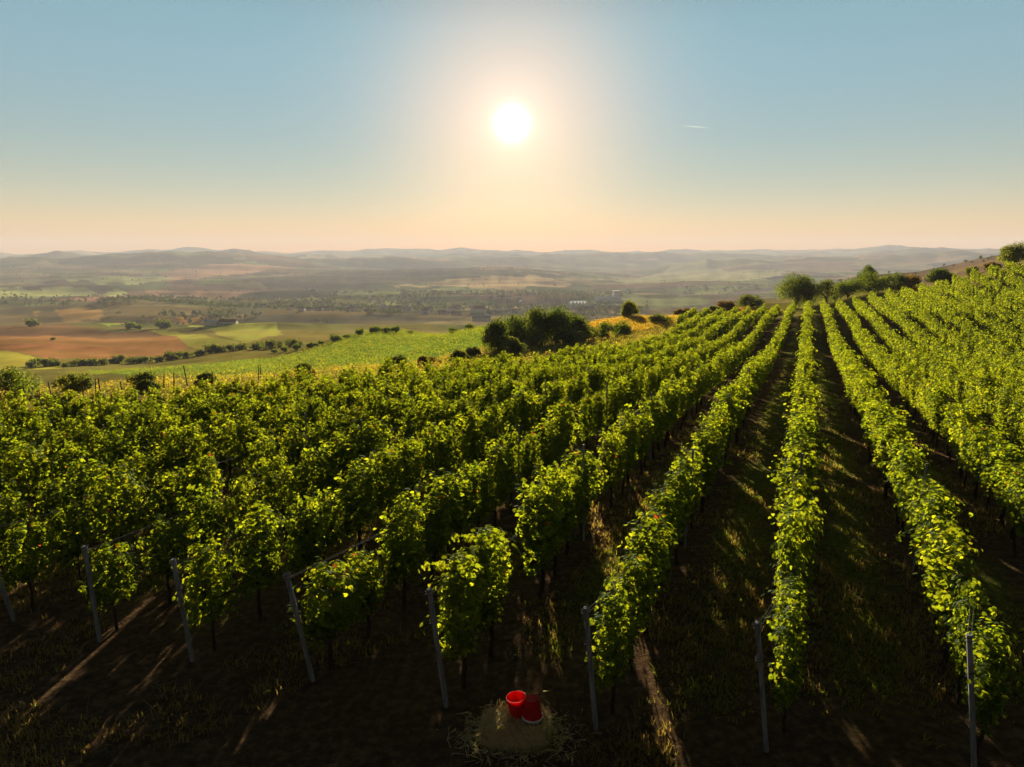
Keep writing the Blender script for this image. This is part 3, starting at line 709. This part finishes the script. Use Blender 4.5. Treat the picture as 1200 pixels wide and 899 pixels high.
# trees farther down the slope and in the fields on the left
def at_px(px, d): return (px - 600) / 837. * d, d
def clone_tree(src, x, y, s, label, cat, group, rz, sz=1.0, sink=.1):
    t = copy_tree(src); t.location = (x, y, H(x, y) - sink * s); t.rotation_euler = (0, 0, rz); t.scale = (s, s, s * sz); return tag(t, label, cat, group)
rr_ = random.Random(4)
first = None
for i, (px, d, h) in enumerate([(463, 228, 2.6), (453, 230, 2.7), (446, 236, 2.0), (438, 232, 3.1), (420, 228, 2.7), (405, 226, 2.0), (391, 224, 3.4), (363, 226, 3.0), (345, 238, 2.4), (330, 246, 2.2), (318, 250, 1.9),
                                (530, 180, 1.9), (550, 178, 1.9), (480, 226, 1.6), (374, 230, 1.8)]):
    x, y = at_px(px, d)
    if first is None:
        first = tree('spur_tree', (x, y, H(x, y)), 1, 1.25, M_TREE, 'small dark tree along the top edge of the bright green spur', 'tree', 'small trees along the top of the green spur', seed=900, n=900, leaf=.12, base=.05); first.scale = (h,) * 3
    else: clone_tree(first, x, y, h, 'small dark tree along the top edge of the bright green spur', 'tree', 'small trees along the top of the green spur', rr_.uniform(0, 6), rr_.uniform(.85, 1.2))
hb = None
for i in range(34):
    px = 28 + i * 9.6 + rr_.uniform(-4, 4); d = float(np.interp(px, [28, 120, 220, 345], [262, 290, 300, 300])) + rr_.uniform(-8, 8)
    x, y = at_px(px, d); h = rr_.uniform(2.2, 4.6)
    if hb is None:
        hb = tree('hedgerow_bush', (x, y, H(x, y)), 1, 1.5, M_SHRUB, 'bush in the hedgerow below the brown hillside', 'bush', 'bushes of the hedgerow on the left', seed=901, n=800, leaf=.13, base=.02, trunk=False); hb.scale = (h,) * 3
    else: clone_tree(hb, x, y, h, 'bush in the hedgerow below the brown hillside', 'bush', 'bushes of the hedgerow on the left', rr_.uniform(0, 6), rr_.uniform(.8, 1.2))
for px, d, h, lb in ((34, 715, 11.5, 'lone round tree on the bright strip at the far left'), (150, 705, 10, 'left tree of the dark pair in the orange field'),
                     (159, 700, 7, 'lower right tree of the dark pair in the orange field'), (189, 705, 14, 'tall dark tree standing alone in the orange field'),
                     (57, 520, 3, 'small dark bush on the rust coloured slope')):
    x, y = at_px(px, d); clone_tree(first, x, y, h, lb, 'tree' if h > 5 else 'bush', 'lone trees in the fields on the left', rr_.uniform(0, 6), .95)
# ---------------------------------------------------------------- grass, weeds, young vines
M_GRASS = leaf_mat('grass blades', [(0, (.06, .10, .012)), (.35, (.14, .16, .02)), (.6, (.13, .09, .038)), (1, (.24, .17, .08))], .5, .01)
M_WEED = leaf_mat('yellow weeds', [(0, (.07, .09, .015)), (.4, (.16, .15, .025)), (.75, (.30, .22, .035)), (1, (.36, .19, .035))], .42, .03)
M_YOUNG = leaf_mat('young vine leaves', [(0, (.05, .075, .012)), (.5, (.10, .125, .016)), (1, (.22, .20, .02))], .46)
def blades(P, h, wd, tint, rng, lean=.35):
    """curved tapering blades rooted at P: two quads each"""
    n = len(P); a = rng.uniform(0, 2 * math.pi, n); ln = np.abs(rng.normal(0, lean, n)) * h
    dx, dy = np.cos(a), np.sin(a); sx, sy = -dy, dx
    def row(t, w, bend):
        c = P + np.stack([dx * ln * bend, dy * ln * bend, h * t], -1); s = np.stack([sx, sy, np.zeros(n)], -1) * (wd * w)[:, None]
        return c - s, c + s
    r0, r1, r2 = row(-.05, 1, 0), row(.55, .75, .35), row(.95, .12, 1.0)
    V = np.stack([r0[0], r0[1], r1[0], r1[1], r2[0], r2[1]], 1).reshape(-1, 3)
    F = (np.array([(0, 1, 3, 2), (2, 3, 5, 4)])[None] + (np.arange(n) * 6)[:, None, None]).reshape(-1, 4)
    return V, F, np.repeat(tint, 2)
def grass_field(name, label, n_t, per, rmax, rmin, hrange, dry, seed, lanes):
    rng = np.random.default_rng(seed)
    r = rmin + (rmax - rmin) * rng.random(n_t) ** 1.25; a = rng.uniform(-.72, .72, n_t)
    x, y = r * np.sin(a), r * np.cos(a); u, v = xy_to_uv(x, y)
    ph = np.mod((v - ROW0) / PITCH, 1); lane = np.abs(ph - .5)
    pat = fbm(x / 1.6 + 3, y / 1.6, 3)
    if lanes: keep = (rng.random(n_t) < np.clip(1.25 - lane * 3.2, .05, 1)) & (pat > -.25) & (u > 9)
    else: keep = (pat > rng.uniform(-.1, .25, n_t))
    x, y, u, pat, lane = x[keep], y[keep], u[keep], pat[keep], lane[keep]; n = len(x)
    k = rng.integers(max(2, per - 4), per + 5, n); idx = np.repeat(np.arange(n), k); m = len(idx)
    sp = .05 + .05 * rng.random(n)
    bx = x[idx] + rng.normal(0, 1, m) * sp[idx]; by = y[idx] + rng.normal(0, 1, m) * sp[idx]
    h = rng.uniform(*hrange, n)[idx] * rng.uniform(.5, 1.15, m)
    t = np.clip(dry + .9 * (pat[idx]) * (-1 if lanes else .4) + rng.normal(0, .14, m), 0, .98)
    V, F, tt = blades(np.stack([bx, by, height(bx, by)], -1), h, rng.uniform(.004, .009, m) * (1 + r.mean() * .02), t, rng, 1.1)
    tag(link(name, npmesh(name, V, F, [M_GRASS], tt)), label, 'grass', kind='stuff'); print(name, m)
grass_field('dry_grass', 'dry straw coloured grass over the bare earth between the vines', 20000, 9, 30, 6.5, (.04, .16), .62, 21, False)
grass_field('lane_grass', 'green grass growing down the middle of the lanes between vine rows', 26000, 8, 62, 7.5, (.04, .12), .12, 22, True)
def poly_points(poly, n, rng):
    p = np.array(poly); lo, hi = p.min(0), p.max(0)
    q = rng.uniform(lo, hi, (n * 4, 2)); q = q[inside(q[:, 0], q[:, 1], poly)]; return q[:n]
def clumps(name, label, pts, per, size, hh, spread, m, seed, tcol, cat):
    rng = np.random.default_rng(seed); n = len(pts); idx = np.repeat(np.arange(n), per); k = len(idx)
    x = pts[idx, 0] + rng.normal(0, spread, k); y = pts[idx, 1] + rng.normal(0, spread, k)
    z = height(x, y) + rng.random(k) * (hh * rng.uniform(.5, 1.2, n))[idx]
    Nn = rng.normal(0, .7, (k, 3)) + np.array((0, 0, .6))
    V, F = scatter_leaves(TPL_K, np.stack([x, y, z], -1), Nn, rng.uniform(.6, 1.4, k) * size, rng)
    t = np.clip(tcol[0] + (tcol[1] * rng.normal(0, 1, n))[idx] + rng.normal(0, .1, k), 0, .84)
    tag(link(name, npmesh(name, V, F, [m], t)), label, cat, kind='stuff')
rng = np.random.default_rng(31)
W = dict((n, p) for n, c, p in FIELDS)
wp = poly_points(W['weed'], 9000, rng)
uu, vv = xy_to_uv(wp[:, 0], wp[:, 1]); keep = (uu > np.interp(vv, [a for a, b in V_LEFT], [b for a, b in V_LEFT]) + .8) & (np.hypot(wp[:, 0], wp[:, 1]) < 135)
clumps('wild_weeds', 'tall yellow weeds running wild behind the vineyard', wp[keep], 26, .10, .6, .30, M_WEED, 32, (.36, .22), 'weeds')
op = poly_points(W['orange'], 1500, rng); clumps('ochre_grass', 'ochre grass on the crest beyond the vine rows', op, 22, .15, .4, .5, M_WEED, 33, (.78, .06), 'grass')
# young vines: low rows across the spur
q = []
c_, s_ = math.cos(.35), math.sin(.35)
for i in range(-110, 120):
    for j in np.arange(-170, 190, 1.6):
        q.append((-70 + j * c_ - i * 2.3 * s_ * 1.0 , 170 + j * s_ + i * 2.3 * c_))
q = np.array(q); q = q[inside(q[:, 0], q[:, 1], W['young'])]; q = q[rng.random(len(q)) < .93]
clumps('young_vines', 'rows of low young vines on the bright green spur', q + rng.normal(0, .12, q.shape), 22, .18, .8, .42, M_YOUNG, 34, (.40, .14), 'vines')
# old stakes left standing in the weeds
M_OLD = rough_mat('old dark stake', (.03, .022, .018), (.09, .07, .055), 20, .9, .5, stretch=(1, 1, .2))
st = None
for i, (px, d, h) in enumerate([(12, 33, 1.5), (49, 36, 1.5), (100, 40, 1.3), (108, 37, 1.6), (163, 43, 1.5), (183, 45, 1.2), (194, 42, 1.5), (212, 46, 1.7), (297, 49, 1.5), (300, 52, 1.4), (134, 36, 1.5), (85, 38, 1.4), (660, 74, 1.4), (690, 80, 1.3), (713, 86, 1.4), (240, 44, 1.4)]):
    x, y = at_px(px, d)
    if st is None: st = MB().tube([(0, 0, -.2), (.01, 0, .5), (0, .02, 1)], [.04, .037, .03], 7).build('old_stake', M_OLD); o = st
    else: o = copy_tree(st)
    o.location = (x, y, H(x, y)); o.scale = (1, 1, h); o.rotation_euler = (rr_.uniform(-.1, .1), rr_.uniform(-.1, .1), i)
    tag(o, 'old dark stake standing in the yellow weeds behind the vines', 'stake', 'old stakes among the weeds')
# ---------------------------------------------------------------- the village and woods in the valley
M_FAR = leaf_mat('valley tree leaves', [(0, (.03, .045, .012)), (.5, (.06, .075, .018)), (1, (.13, .11, .03))], .3)
def far_variant(seed, h=1., w=.8, n=170):
    rng = np.random.default_rng(seed); P, Nn, t, cs = crown_points(rng, h, w, n, .08, 12)
    V, F = scatter_leaves(TPL_K, P, Nn, rng.uniform(.10, .2, n), rng); return V, F, t
FARV = [far_variant(700 + i, 1, w) for i, w in enumerate((.7, .85, 1.0, .5, .95, 1.2))]
FARM = []
for V, F, t in FARV:
    FARM.append(npmesh('valley_tree', V, F, [M_FAR], t))
REG = [  # frame columns, distance range, individuals, mass, label, group
    (385, 760, 1150, 2250, 100, 1500, 'dark tree among the houses of the hazy village', 'trees in the valley village'),
    (120, 385, 1000, 1700, 66, 900, 'dark tree of the wooded belt left of the village', 'trees of the wooded belt'),
    (790, 965, 2250, 2750, 26, 110, 'tiny tree round the hamlet below the bare plateau', 'trees round the far hamlet'),
    (938, 998, 2440, 2540, 14, 10, 'tree crowning the little hump left of the right hand hill', 'trees on the hump'),
    (558, 588, 3820, 3880, 10, 8, 'tree of the copse on the flat hilltop behind the village', 'trees of the hilltop copse'),
    (-40, 135, 1250, 1900, 26, 90, 'tree in the hedges of the flat fields at far left', 'trees of the left field hedges'),
]
rv = np.random.default_rng(61); MP = []
def far_tree_size(): return rv.uniform(4.5, 10)
for a0, a1, d0, d1, ni, nm_, lb, gr in REG:
    k = 0
    while k < ni + nm_:
        px, d = rv.uniform(a0, a1), rv.uniform(d0, d1)
        if d1 - d0 > 300:
            x, y = at_px(px, d)
            if fbm(np.array(x / 120.), np.array(y / 170.), 2) < rv.uniform(-.12, .15): continue
        x, y = at_px(px, d); s = far_tree_size()
        if k < ni:
            o = link('valley_tree', FARM[k % 6], loc=(x, y, H(x, y) - .3), rot=(0, 0, rv.uniform(0, 6)), scale=(s, s, s * rv.uniform(.8, 1.25)))
            tag(o, lb, 'tree', gr)
        else: MP.append((x, y, s))
        k += 1
for _ in range(2600):      # woods and hedges scattered on the slopes behind, along contour lines
    px, d = rv.uniform(-60, 1250), rv.uniform(1900, 4300); x, y = at_px(px, d)
    if abs(math.sin(d / 210. + 2 * float(fbm(np.array(x / 500.), np.array(y / 500.), 2)) * 4)) < .12 or rv.random() < .16: MP.append((x, y, rv.uniform(4, 8)))
for _ in range(60):
    px, d = rv.uniform(960, 1190), rv.uniform(650, 1000); x, y = at_px(px, d); MP.append((x, y, rv.uniform(2, 5)))
for _ in range(160):
    px, d = rv.uniform(300, 700), 3500 + rv.uniform(-60, 60); x, y = at_px(px, d)
    MP.append((x, y, rv.uniform(5, 9)))
VV, FF, TT, off = [], [], [], 0
for x, y, s in MP:
    V, F, t = FARV[rv.integers(6)]; a = rv.uniform(0, 6.28); c, q = math.cos(a), math.sin(a)
    VV.append(np.stack([x + (V[:, 0] * c - V[:, 1] * q) * s, y + (V[:, 0] * q + V[:, 1] * c) * s, H(x, y) - .3 + V[:, 2] * s * rv.uniform(.8, 1.2)], -1)); FF.append(F + off); off += len(V); TT.append(t)
tag(link('valley_woods', npmesh('valley_woods', np.concatenate(VV), np.concatenate(FF), [M_FAR], np.concatenate(TT))), 'far woods and hedges merging in the haze of the valley', 'woods', kind='stuff')
# houses
M_WALL = [rough_mat('pale render', (.68, .65, .58), (.8, .77, .72), 2, .9, .1), rough_mat('ochre render', (.42, .33, .22), (.5, .4, .28), 2, .9, .1)]
M_ROOF = [rough_mat('clay tile roof', (.16, .07, .045), (.26, .11, .07), 3, .85, .3, stretch=(1, 6, 1)), rough_mat('grey roof', (.18, .18, .19), (.28, .28, .29), 3, .8, .2)]
M_WHITE = rough_mat('white sheet metal', (.68, .69, .7), (.8, .8, .8), 1, .45, .05)
M_PANE = rough_mat('dark window glass', (.02, .025, .03), (.04, .045, .05), 4, .15, 0)
def gable_arrays(L_, W_, h, rise, ov=.4):
    a, b = L_ / 2, W_ / 2
    V = [(-a, -b, -2), (a, -b, -2), (a, b, -2), (-a, b, -2), (-a, -b, h), (a, -b, h), (a, b, h), (-a, b, h), (-a, 0, h + rise - .1), (a, 0, h + rise - .1)]
    F = [(0, 1, 5, 4), (2, 3, 7, 6), (1, 2, 6, 5), (3, 0, 4, 7), (5, 6, 9), (7, 4, 8)]
    k = rise / b; e = b + ov; ze = h - ov * k + .1
    R = []
    for s in (-1, 1):
        for t in (0, .25): R += [(-a - ov, s * e, ze + t), (a + ov, s * e, ze + t), (a + ov, 0, h + rise + t), (-a - ov, 0, h + rise + t)]
    RF = []
    for o in (0, 8): RF += [(o, o + 1, o + 2, o + 3), (o + 4, o + 5, o + 6, o + 7), (o, o + 1, o + 5, o + 4), (o, o + 3, o + 7, o + 4), (o + 1, o + 2, o + 6, o + 5)]
    return V, F, R, RF
def house_mesh(name, L_, W_, h, rise, wall, roof):
    V, F, R, RF = gable_arrays(L_, W_, h, rise); me = bpy.data.meshes.new(name)
    W2, WF = [], []
    for sx in (-.3, 0, .3):
        for sy in (-1, 1):
            x = sx * L_; y = sy * (W_ / 2 + .03); o = len(V) + len(R) + len(W2); W2 += [(x - .6, y, h * .35), (x + .6, y, h * .35), (x + .6, y, h * .8), (x - .6, y, h * .8)]; WF.append((o, o + 1, o + 2, o + 3))
    n = len(V); fs = F + [tuple(i + n for i in f) for f in RF] + WF
    me.from_pydata(V + R + W2, [], fs); me.materials.append(wall); me.materials.append(roof); me.materials.append(M_PANE)
    me.polygons.foreach_set('material_index', [0] * len(F) + [1] * len(RF) + [2] * len(WF)); me.update(); return me
HM = [house_mesh('house', 13, 9, 4.5, 3.6, M_WALL[0], M_ROOF[0]), house_mesh('house', 16, 9, 4, 3.4, M_WALL[1], M_ROOF[0]), house_mesh('house', 12, 10, 6.5, 3.2, M_WALL[0], M_ROOF[1])]
HL = ['pale house with a clay roof in the hazy village', 'ochre house with a clay roof in the hazy village', 'pale tall house with a grey roof in the hazy village']
HG = ['pale clay roofed houses of the village', 'ochre clay roofed houses of the village', 'pale grey roofed houses of the village']
for i in range(95):
    px, d = rv.uniform(400, 760), rv.uniform(1180, 2100)
    if i % 5 == 0: px = rv.uniform(300, 400)
    x, y = at_px(px, d); s = rv.uniform(.75, 1.15); k = int(rv.choice(3, p=(.45, .3, .25)))
    tag(link('house', HM[k], loc=(x, y, H(x, y) + .3), rot=(0, 0, rv.normal(.3, .5) + (math.pi / 2 if rv.random() < .3 else 0)), scale=s), HL[k], 'house', HG[k])
for i in range(16):
    px, d = rv.uniform(800, 955), rv.uniform(2300, 2600); x, y = at_px(px, d)
    tag(link('house', HM[0], loc=(x, y, H(x, y) + .3), rot=(0, 0, rv.normal(0, .6)), scale=.9), 'tiny clay roofed house in the hamlet below the bare plateau', 'house', 'houses of the far hamlet')
def building(name, px, d, label, cat, rz=0):
    x, y = at_px(px, d); t = bpy.data.objects.new(name, None); C.objects.link(t); t.location = (x, y, H(x, y)); t.rotation_euler = (0, 0, rz); return tag(t, label, cat)
ch = building('church', 561, 1400, 'pale village church with a thin pointed spire', 'church', .25)
V, F, R, RF = gable_arrays(24, 11, 8, 5); mb = MB().add(V, F); mb.build('nave', M_WALL[0], ch); MB().add(R, RF).build('roof', M_ROOF[0], ch)
tw = MB().box(-16.5, -12.05, -2.4, 2.4, -2, 15); tw.build('tower', M_WALL[0], ch)
sp = MB(); sp.add([(-16.9, -2.8, 15), (-11.7, -2.8, 15), (-11.7, 2.8, 15), (-16.9, 2.8, 15), (-15.3, -1, 18), (-13.3, -1, 18), (-13.3, 1, 18), (-15.3, 1, 18), (-14.3, 0, 27)],
       [(0, 1, 5, 4), (1, 2, 6, 5), (2, 3, 7, 6), (3, 0, 4, 7), (4, 5, 8), (5, 6, 8), (6, 7, 8), (7, 4, 8), (3, 2, 1, 0)]); sp.build('spire', M_WHITE, ch)
def hall(px, d, L_, W_, h, rise, label, wall, roof, rz=0, bays=1, name='hall'):
    t = building(name, px, d, label, 'building', rz)
    wv, rv_ = MB(), MB()
    for b in range(bays):
        V, F, R, RF = gable_arrays(W_ if bays > 1 else L_, L_ / bays if bays > 1 else W_, h, rise, .3)
        if bays > 1:     # gables side by side, facing the viewer
            f = lambda p: (p[1] + (b - (bays - 1) / 2) * (L_ / bays + .02), -p[0], p[2])
            V, R = [f(p) for p in V], [f(p) for p in R]
        wv.add(V, F); rv_.add(R, RF)
    wv.build('wall', wall, t); rv_.build('roof', roof, t); return t
hall(678, 1560, 36, 30, 9, 5, 'white hall with a row of pointed gables right of the church', M_WHITE, M_WHITE, .1, 5)
hall(712, 1790, 60, 26, 9, 2.5, 'long white shed in front of the pale tower block', M_WHITE, M_WHITE, .25)
hall(694, 1600, 40, 18, 5, 2, 'low pale shed beside the hall with pointed gables', M_WALL[0], M_WHITE, .15)
hall(564, 1090, 28, 18, 5, 2.5, 'wide grey roofed shed just above the tree clump', M_WALL[0], M_ROOF[1], .05)
hall(708, 1480, 52, 22, 5, 2, 'low grey roofed shed nearest the lone round tree', M_WALL[0], M_ROOF[1], .1)
tb = building('tower_block', 722, 1830, 'small pale tower block above the white sheds', 'building', .2)
MB().box(-9, 9, -7, 7, -2, 21).build('wall', M_WHITE, tb); MB().box(-9.5, 9.5, -7.5, 7.5, 21.01, 22).build('roof', M_ROOF[1], tb)
for j in range(5): MB().box(-8, 8, -7.06, -6.9, 2 + j * 3.8, 4 + j * 3.8).build('window', M_PANE, tb)
hall(247, 682, 12, 8, 3, 2, 'grey roofed barn at the edge of the green hill', M_WHITE, M_WHITE, -.1, name='barn')
hall(266, 685, 16, 8, 2.6, 2, 'long white barn with a reddish roof end by the green hill', M_WHITE, M_ROOF[0], .08, name='barn')
# a vapour trail high in the sky
m, N, L, out = mat('vapour trail'); d_ = N('ShaderNodeBsdfTranslucent'); d_.inputs[0].default_value = (.9, .9, .9, 1); tp = N('ShaderNodeBsdfTransparent'); mx_ = N('ShaderNodeMixShader'); mx_.inputs[0].default_value = .955
L(d_.outputs[0], mx_.inputs[1]); L(tp.outputs[0], mx_.inputs[2]); L(mx_.outputs[0], out.inputs[0])
tag(MB().tube([(2050, 9000, 1545), (2200, 9000, 1538), (2370, 9000, 1530)], [2, 7, 4], 8).build('vapour_trail', m, smooth=True), 'faint short vapour trail right of the sun', 'vapour trail')
# ---------------------------------------------------------------- straw bale with buckets
M_STRAW = leaf_mat('straw', [(0, (.24, .16, .08)), (.5, (.52, .37, .18)), (1, (.70, .55, .30))], .25, .05)
M_STRAWB = rough_mat('packed straw', (.14, .09, .045), (.40, .27, .13), 30, .95, 1, c2=(.45, .33, .17), stretch=(1, 5, 5))
BX, BY, BW, BD, BH = .05, 8.42, .82, .48, .25
def round_plan(x, y):      # blunt the bale's corners in plan
    qx, qy = np.abs(x) / (BW / 2) + 1e-6, np.abs(y) / (BD / 2) + 1e-6
    return np.maximum(qx, qy) / (qx ** 3 + qy ** 3) ** (1 / 3)
bz = H(BX, BY)
def bale():
    t = bpy.data.objects.new('straw_bale', None); C.objects.link(t); t.location = (BX, BY, bz); t.rotation_euler = (0, 0, -.06)
    tag(t, 'shaggy straw bale under the red buckets', 'bale')
    rng = np.random.default_rng(71)
    nx, ny, nz = 16, 9, 6; V = {}; P = []; F = []
    def vid(i, j, k):
        if (i, j, k) not in V:
            p = np.array([(i / nx - .5) * BW, (j / ny - .5) * BD, k / nz * BH - .02])
            q = np.array([(i / nx - .5) * 2, (j / ny - .5) * 2, (k / nz - .5) * 2]); e = np.sort(np.abs(q))[1]
            p *= 1 - .22 * max(0, e - .55) ** 1.2 * 2; p[:2] *= 1.08 - .12 * (k / nz) ** 2; p[:2] += rng.normal(0, .018, 2); p[2] += rng.normal(0, .012) - .10 * max(0, abs(q[0]) - .62) - (.05 * max(0, -q[0] - .1) if k == nz else 0)
            p[:2] *= round_plan(p[0], p[1]); V[(i, j, k)] = len(P); P.append(p)
        return V[(i, j, k)]
    for i in range(nx):
        for j in range(ny): F.append([vid(i, j, nz), vid(i + 1, j, nz), vid(i + 1, j + 1, nz), vid(i, j + 1, nz)])
    for i in range(nx):
        for k in range(nz):
            F.append([vid(i, 0, k), vid(i + 1, 0, k), vid(i + 1, 0, k + 1), vid(i, 0, k + 1)]); F.append([vid(i + 1, ny, k), vid(i, ny, k), vid(i, ny, k + 1), vid(i + 1, ny, k + 1)])
    for j in range(ny):
        for k in range(nz):
            F.append([vid(0, j + 1, k), vid(0, j, k), vid(0, j, k + 1), vid(0, j + 1, k + 1)]); F.append([vid(nx, j, k), vid(nx, j + 1, k), vid(nx, j + 1, k + 1), vid(nx, j, k + 1)])
    link('body', npmesh('bale_body', np.array(P), np.array(F), [M_STRAWB], smooth=True), t)
    n = 5200; f = rng.choice(5, n, p=(.36, .30, .12, .11, .11)); a, b = rng.uniform(-.5, .5, n), rng.uniform(-.5, .5, n)
    c = np.zeros((n, 3)); nn = np.zeros((n, 3))
    for k, (fn, no) in enumerate(((lambda a, b: (a * BW, b * BD, BH + 0 * a), (0, 0, 1)), (lambda a, b: (a * BW, -BD / 2 + 0 * a, (b + .5) * BH), (0, -1, .1)), (lambda a, b: (a * BW, BD / 2 + 0 * a, (b + .5) * BH), (0, 1, .1)),
                                  (lambda a, b: (-BW / 2 + 0 * a, a * BD, (b + .5) * BH), (-1, 0, .1)), (lambda a, b: (BW / 2 + 0 * a, a * BD, (b + .5) * BH), (1, 0, .1)))):
        m_ = f == k; c[m_] = np.stack(fn(a[m_], b[m_]), -1); nn[m_] = no
    d = rng.normal(size=(n, 3)); d -= nn * (d * nn).sum(1, keepdims=True) * .75; d[:, 2] += .35 * np.abs(rng.normal(size=n)) * (nn[:, 2] > .5); d[:, 2] -= .25 * (np.abs(nn[:, 2]) < .5); d /= np.linalg.norm(d, axis=1, keepdims=True)
    sd = np.cross(d, nn + .3 * rng.normal(size=(n, 3))); sd /= np.linalg.norm(sd, axis=1, keepdims=True)
    ln = rng.uniform(.05, .26, n)[:, None]; w = rng.uniform(.0025, .0065, n)[:, None]; o = nn * rng.uniform(-.008, .03, n)[:, None]; c[:, 2] -= .10 * np.maximum(0, np.abs(c[:, 0]) / BW * 2 - .62) * (nn[:, 2] > .9); c[:, :2] *= (1.06 - .1 * (c[:, 2:] / BH) ** 2)
    c[:, :2] *= round_plan(c[:, 0], c[:, 1])[:, None]
    p0, p1 = c + o - d * ln * .4, c + o * 1.6 + d * ln * .6
    p1[:, 2] = np.maximum(p1[:, 2], .0)
    VV = np.stack([p0 - sd * w, p0 + sd * w, p1 + sd * w * .6, p1 - sd * w * .6], 1).reshape(-1, 3); FF = np.arange(n * 4).reshape(-1, 4)
    link('loose_straw', npmesh('loose_straw', VV, FF, [M_STRAW], rng.beta(2, 2, n)), t)
bale()
def strewn():
    rng = np.random.default_rng(72); n = 900
    a = rng.uniform(0, 6.28, n); r = np.abs(rng.normal(0, .22, n)); x = BX + np.cos(a) * (BW * .5 + r) ; y = BY + np.sin(a) * (BD * .5 + r)
    d = rng.uniform(0, 6.28, n); ln = rng.uniform(.05, .2, n); w = .003
    dx, dy = np.cos(d) * ln / 2, np.sin(d) * ln / 2; sx, sy = -np.sin(d) * w, np.cos(d) * w
    z = height(x, y) + rng.uniform(.008, .05, n)
    V = np.stack([np.stack([x - dx - sx, y - dy - sy, z], -1), np.stack([x - dx + sx, y - dy + sy, z], -1), np.stack([x + dx + sx, y + dy + sy, z + rng.uniform(-.01, .03, n)], -1), np.stack([x + dx - sx, y + dy - sy, z + .002], -1)], 1).reshape(-1, 3)
    tag(link('strewn_straw', npmesh('strewn_straw', V, np.arange(n * 4).reshape(-1, 4), [M_STRAW], rng.beta(2, 2, n))), 'loose straw strewn on the soil round the bale', 'straw', kind='stuff')
strewn()
def plastic(name, c, tr):
    m, N, L, out = mat(name)
    tc = N('ShaderNodeTexCoord'); no = N('ShaderNodeTexNoise'); no.inputs['Scale'].default_value = 9; no.inputs['Detail'].default_value = 6; L(tc.outputs['Object'], no.inputs['Vector'])
    r = ramp(N, [(.3, tuple(x * .72 for x in c)), (.6, c)]); L(no.outputs['Fac'], r.inputs[0])
    b = N('ShaderNodeBsdfPrincipled'); b.inputs['Roughness'].default_value = .6; b.inputs['Specular IOR Level'].default_value = .2; L(r.outputs[0], b.inputs['Base Color'])
    t = N('ShaderNodeBsdfTranslucent'); L(r.outputs[0], t.inputs['Color'])
    mx = N('ShaderNodeMixShader'); mx.inputs[0].default_value = tr; L(b.outputs[0], mx.inputs[1]); L(t.outputs[0], mx.inputs[2]); L(mx.outputs[0], out.inputs[0]); return m
M_RED = plastic('red bucket plastic', (.80, .012, .006), .45); M_BLACK = plastic('dark bucket plastic', (.035, .04, .048), 0); M_RIM = plastic('white bucket rim', (.75, .73, .72), .1)
top = bz + BH + .012
def bucket(name, label, loc, rot, m, rb=.092, rt=.130, h=.27):
    t = bpy.data.objects.new(name, None); C.objects.link(t); t.location = loc; t.rotation_euler = rot; tag(t, label, 'bucket')
    MB().lathe([(.001, 0), (rb * .5, 0), (rb - .012, 0), (rb - .004, 0), (rb - .001, .002), (rb, .005), (rb + .001, .012), (rb + .004, .03), (rb + (rt - rb) * .5, h * .5), (rt - .004, h - .035), (rt, h - .03), (rt + .002, h - .006), (rt - .004, h - .003), (rt - .007, h - .02),
                (rb + (rt - rb) * .5 - .004, h * .5), (rb - .004, .012), (.001, .010)], 40).build('body', m, t, smooth=True)
    return t
def handle(t, rt, h, tilt):
    p = []
    for s in range(21):
        a = math.pi * s / 20; x = math.cos(a) * (rt + .006); q = math.sin(a) * (rt + .012)
        p.append((x, -q * math.cos(tilt), h - .02 - q * math.sin(tilt)))
    MB().tube(p, .0035, 6).build('handle', M_WIRE, t, smooth=True)
    e = MB()
    for s in (-1, 1): e.box(s * rt + (-.004 if s > 0 else -.014), s * rt + (.014 if s > 0 else .004), -.012, .012, h - .045, h - .01)
    e.build('ear', M_RED, t)
b1 = bucket('bucket', 'open red bucket standing upright on the straw bale', (BX + .03, BY + .06, top + .0), (-.04, -.10, .5), M_RED, .095, .128, .29); handle(b1, .128, .29, .62)
b2 = bucket('bucket', 'upturned red bucket with a white rim on the straw bale', (BX + .215, BY - .04, top + .055 + .27), (math.pi, 0, 0), M_RED)
MB().lathe([(.1325, .238), (.1365, .239), (.1375, .252), (.1375, .268), (.134, .2705), (.1305, .2705)], 40).build('rim_band', M_RIM, b2, smooth=True)
b3 = bucket('bucket', 'dark bucket nested beneath the upturned red bucket', (BX + .215, BY - .04, top + .255), (math.pi, 0, .4), M_BLACK, .088, .126, .255)
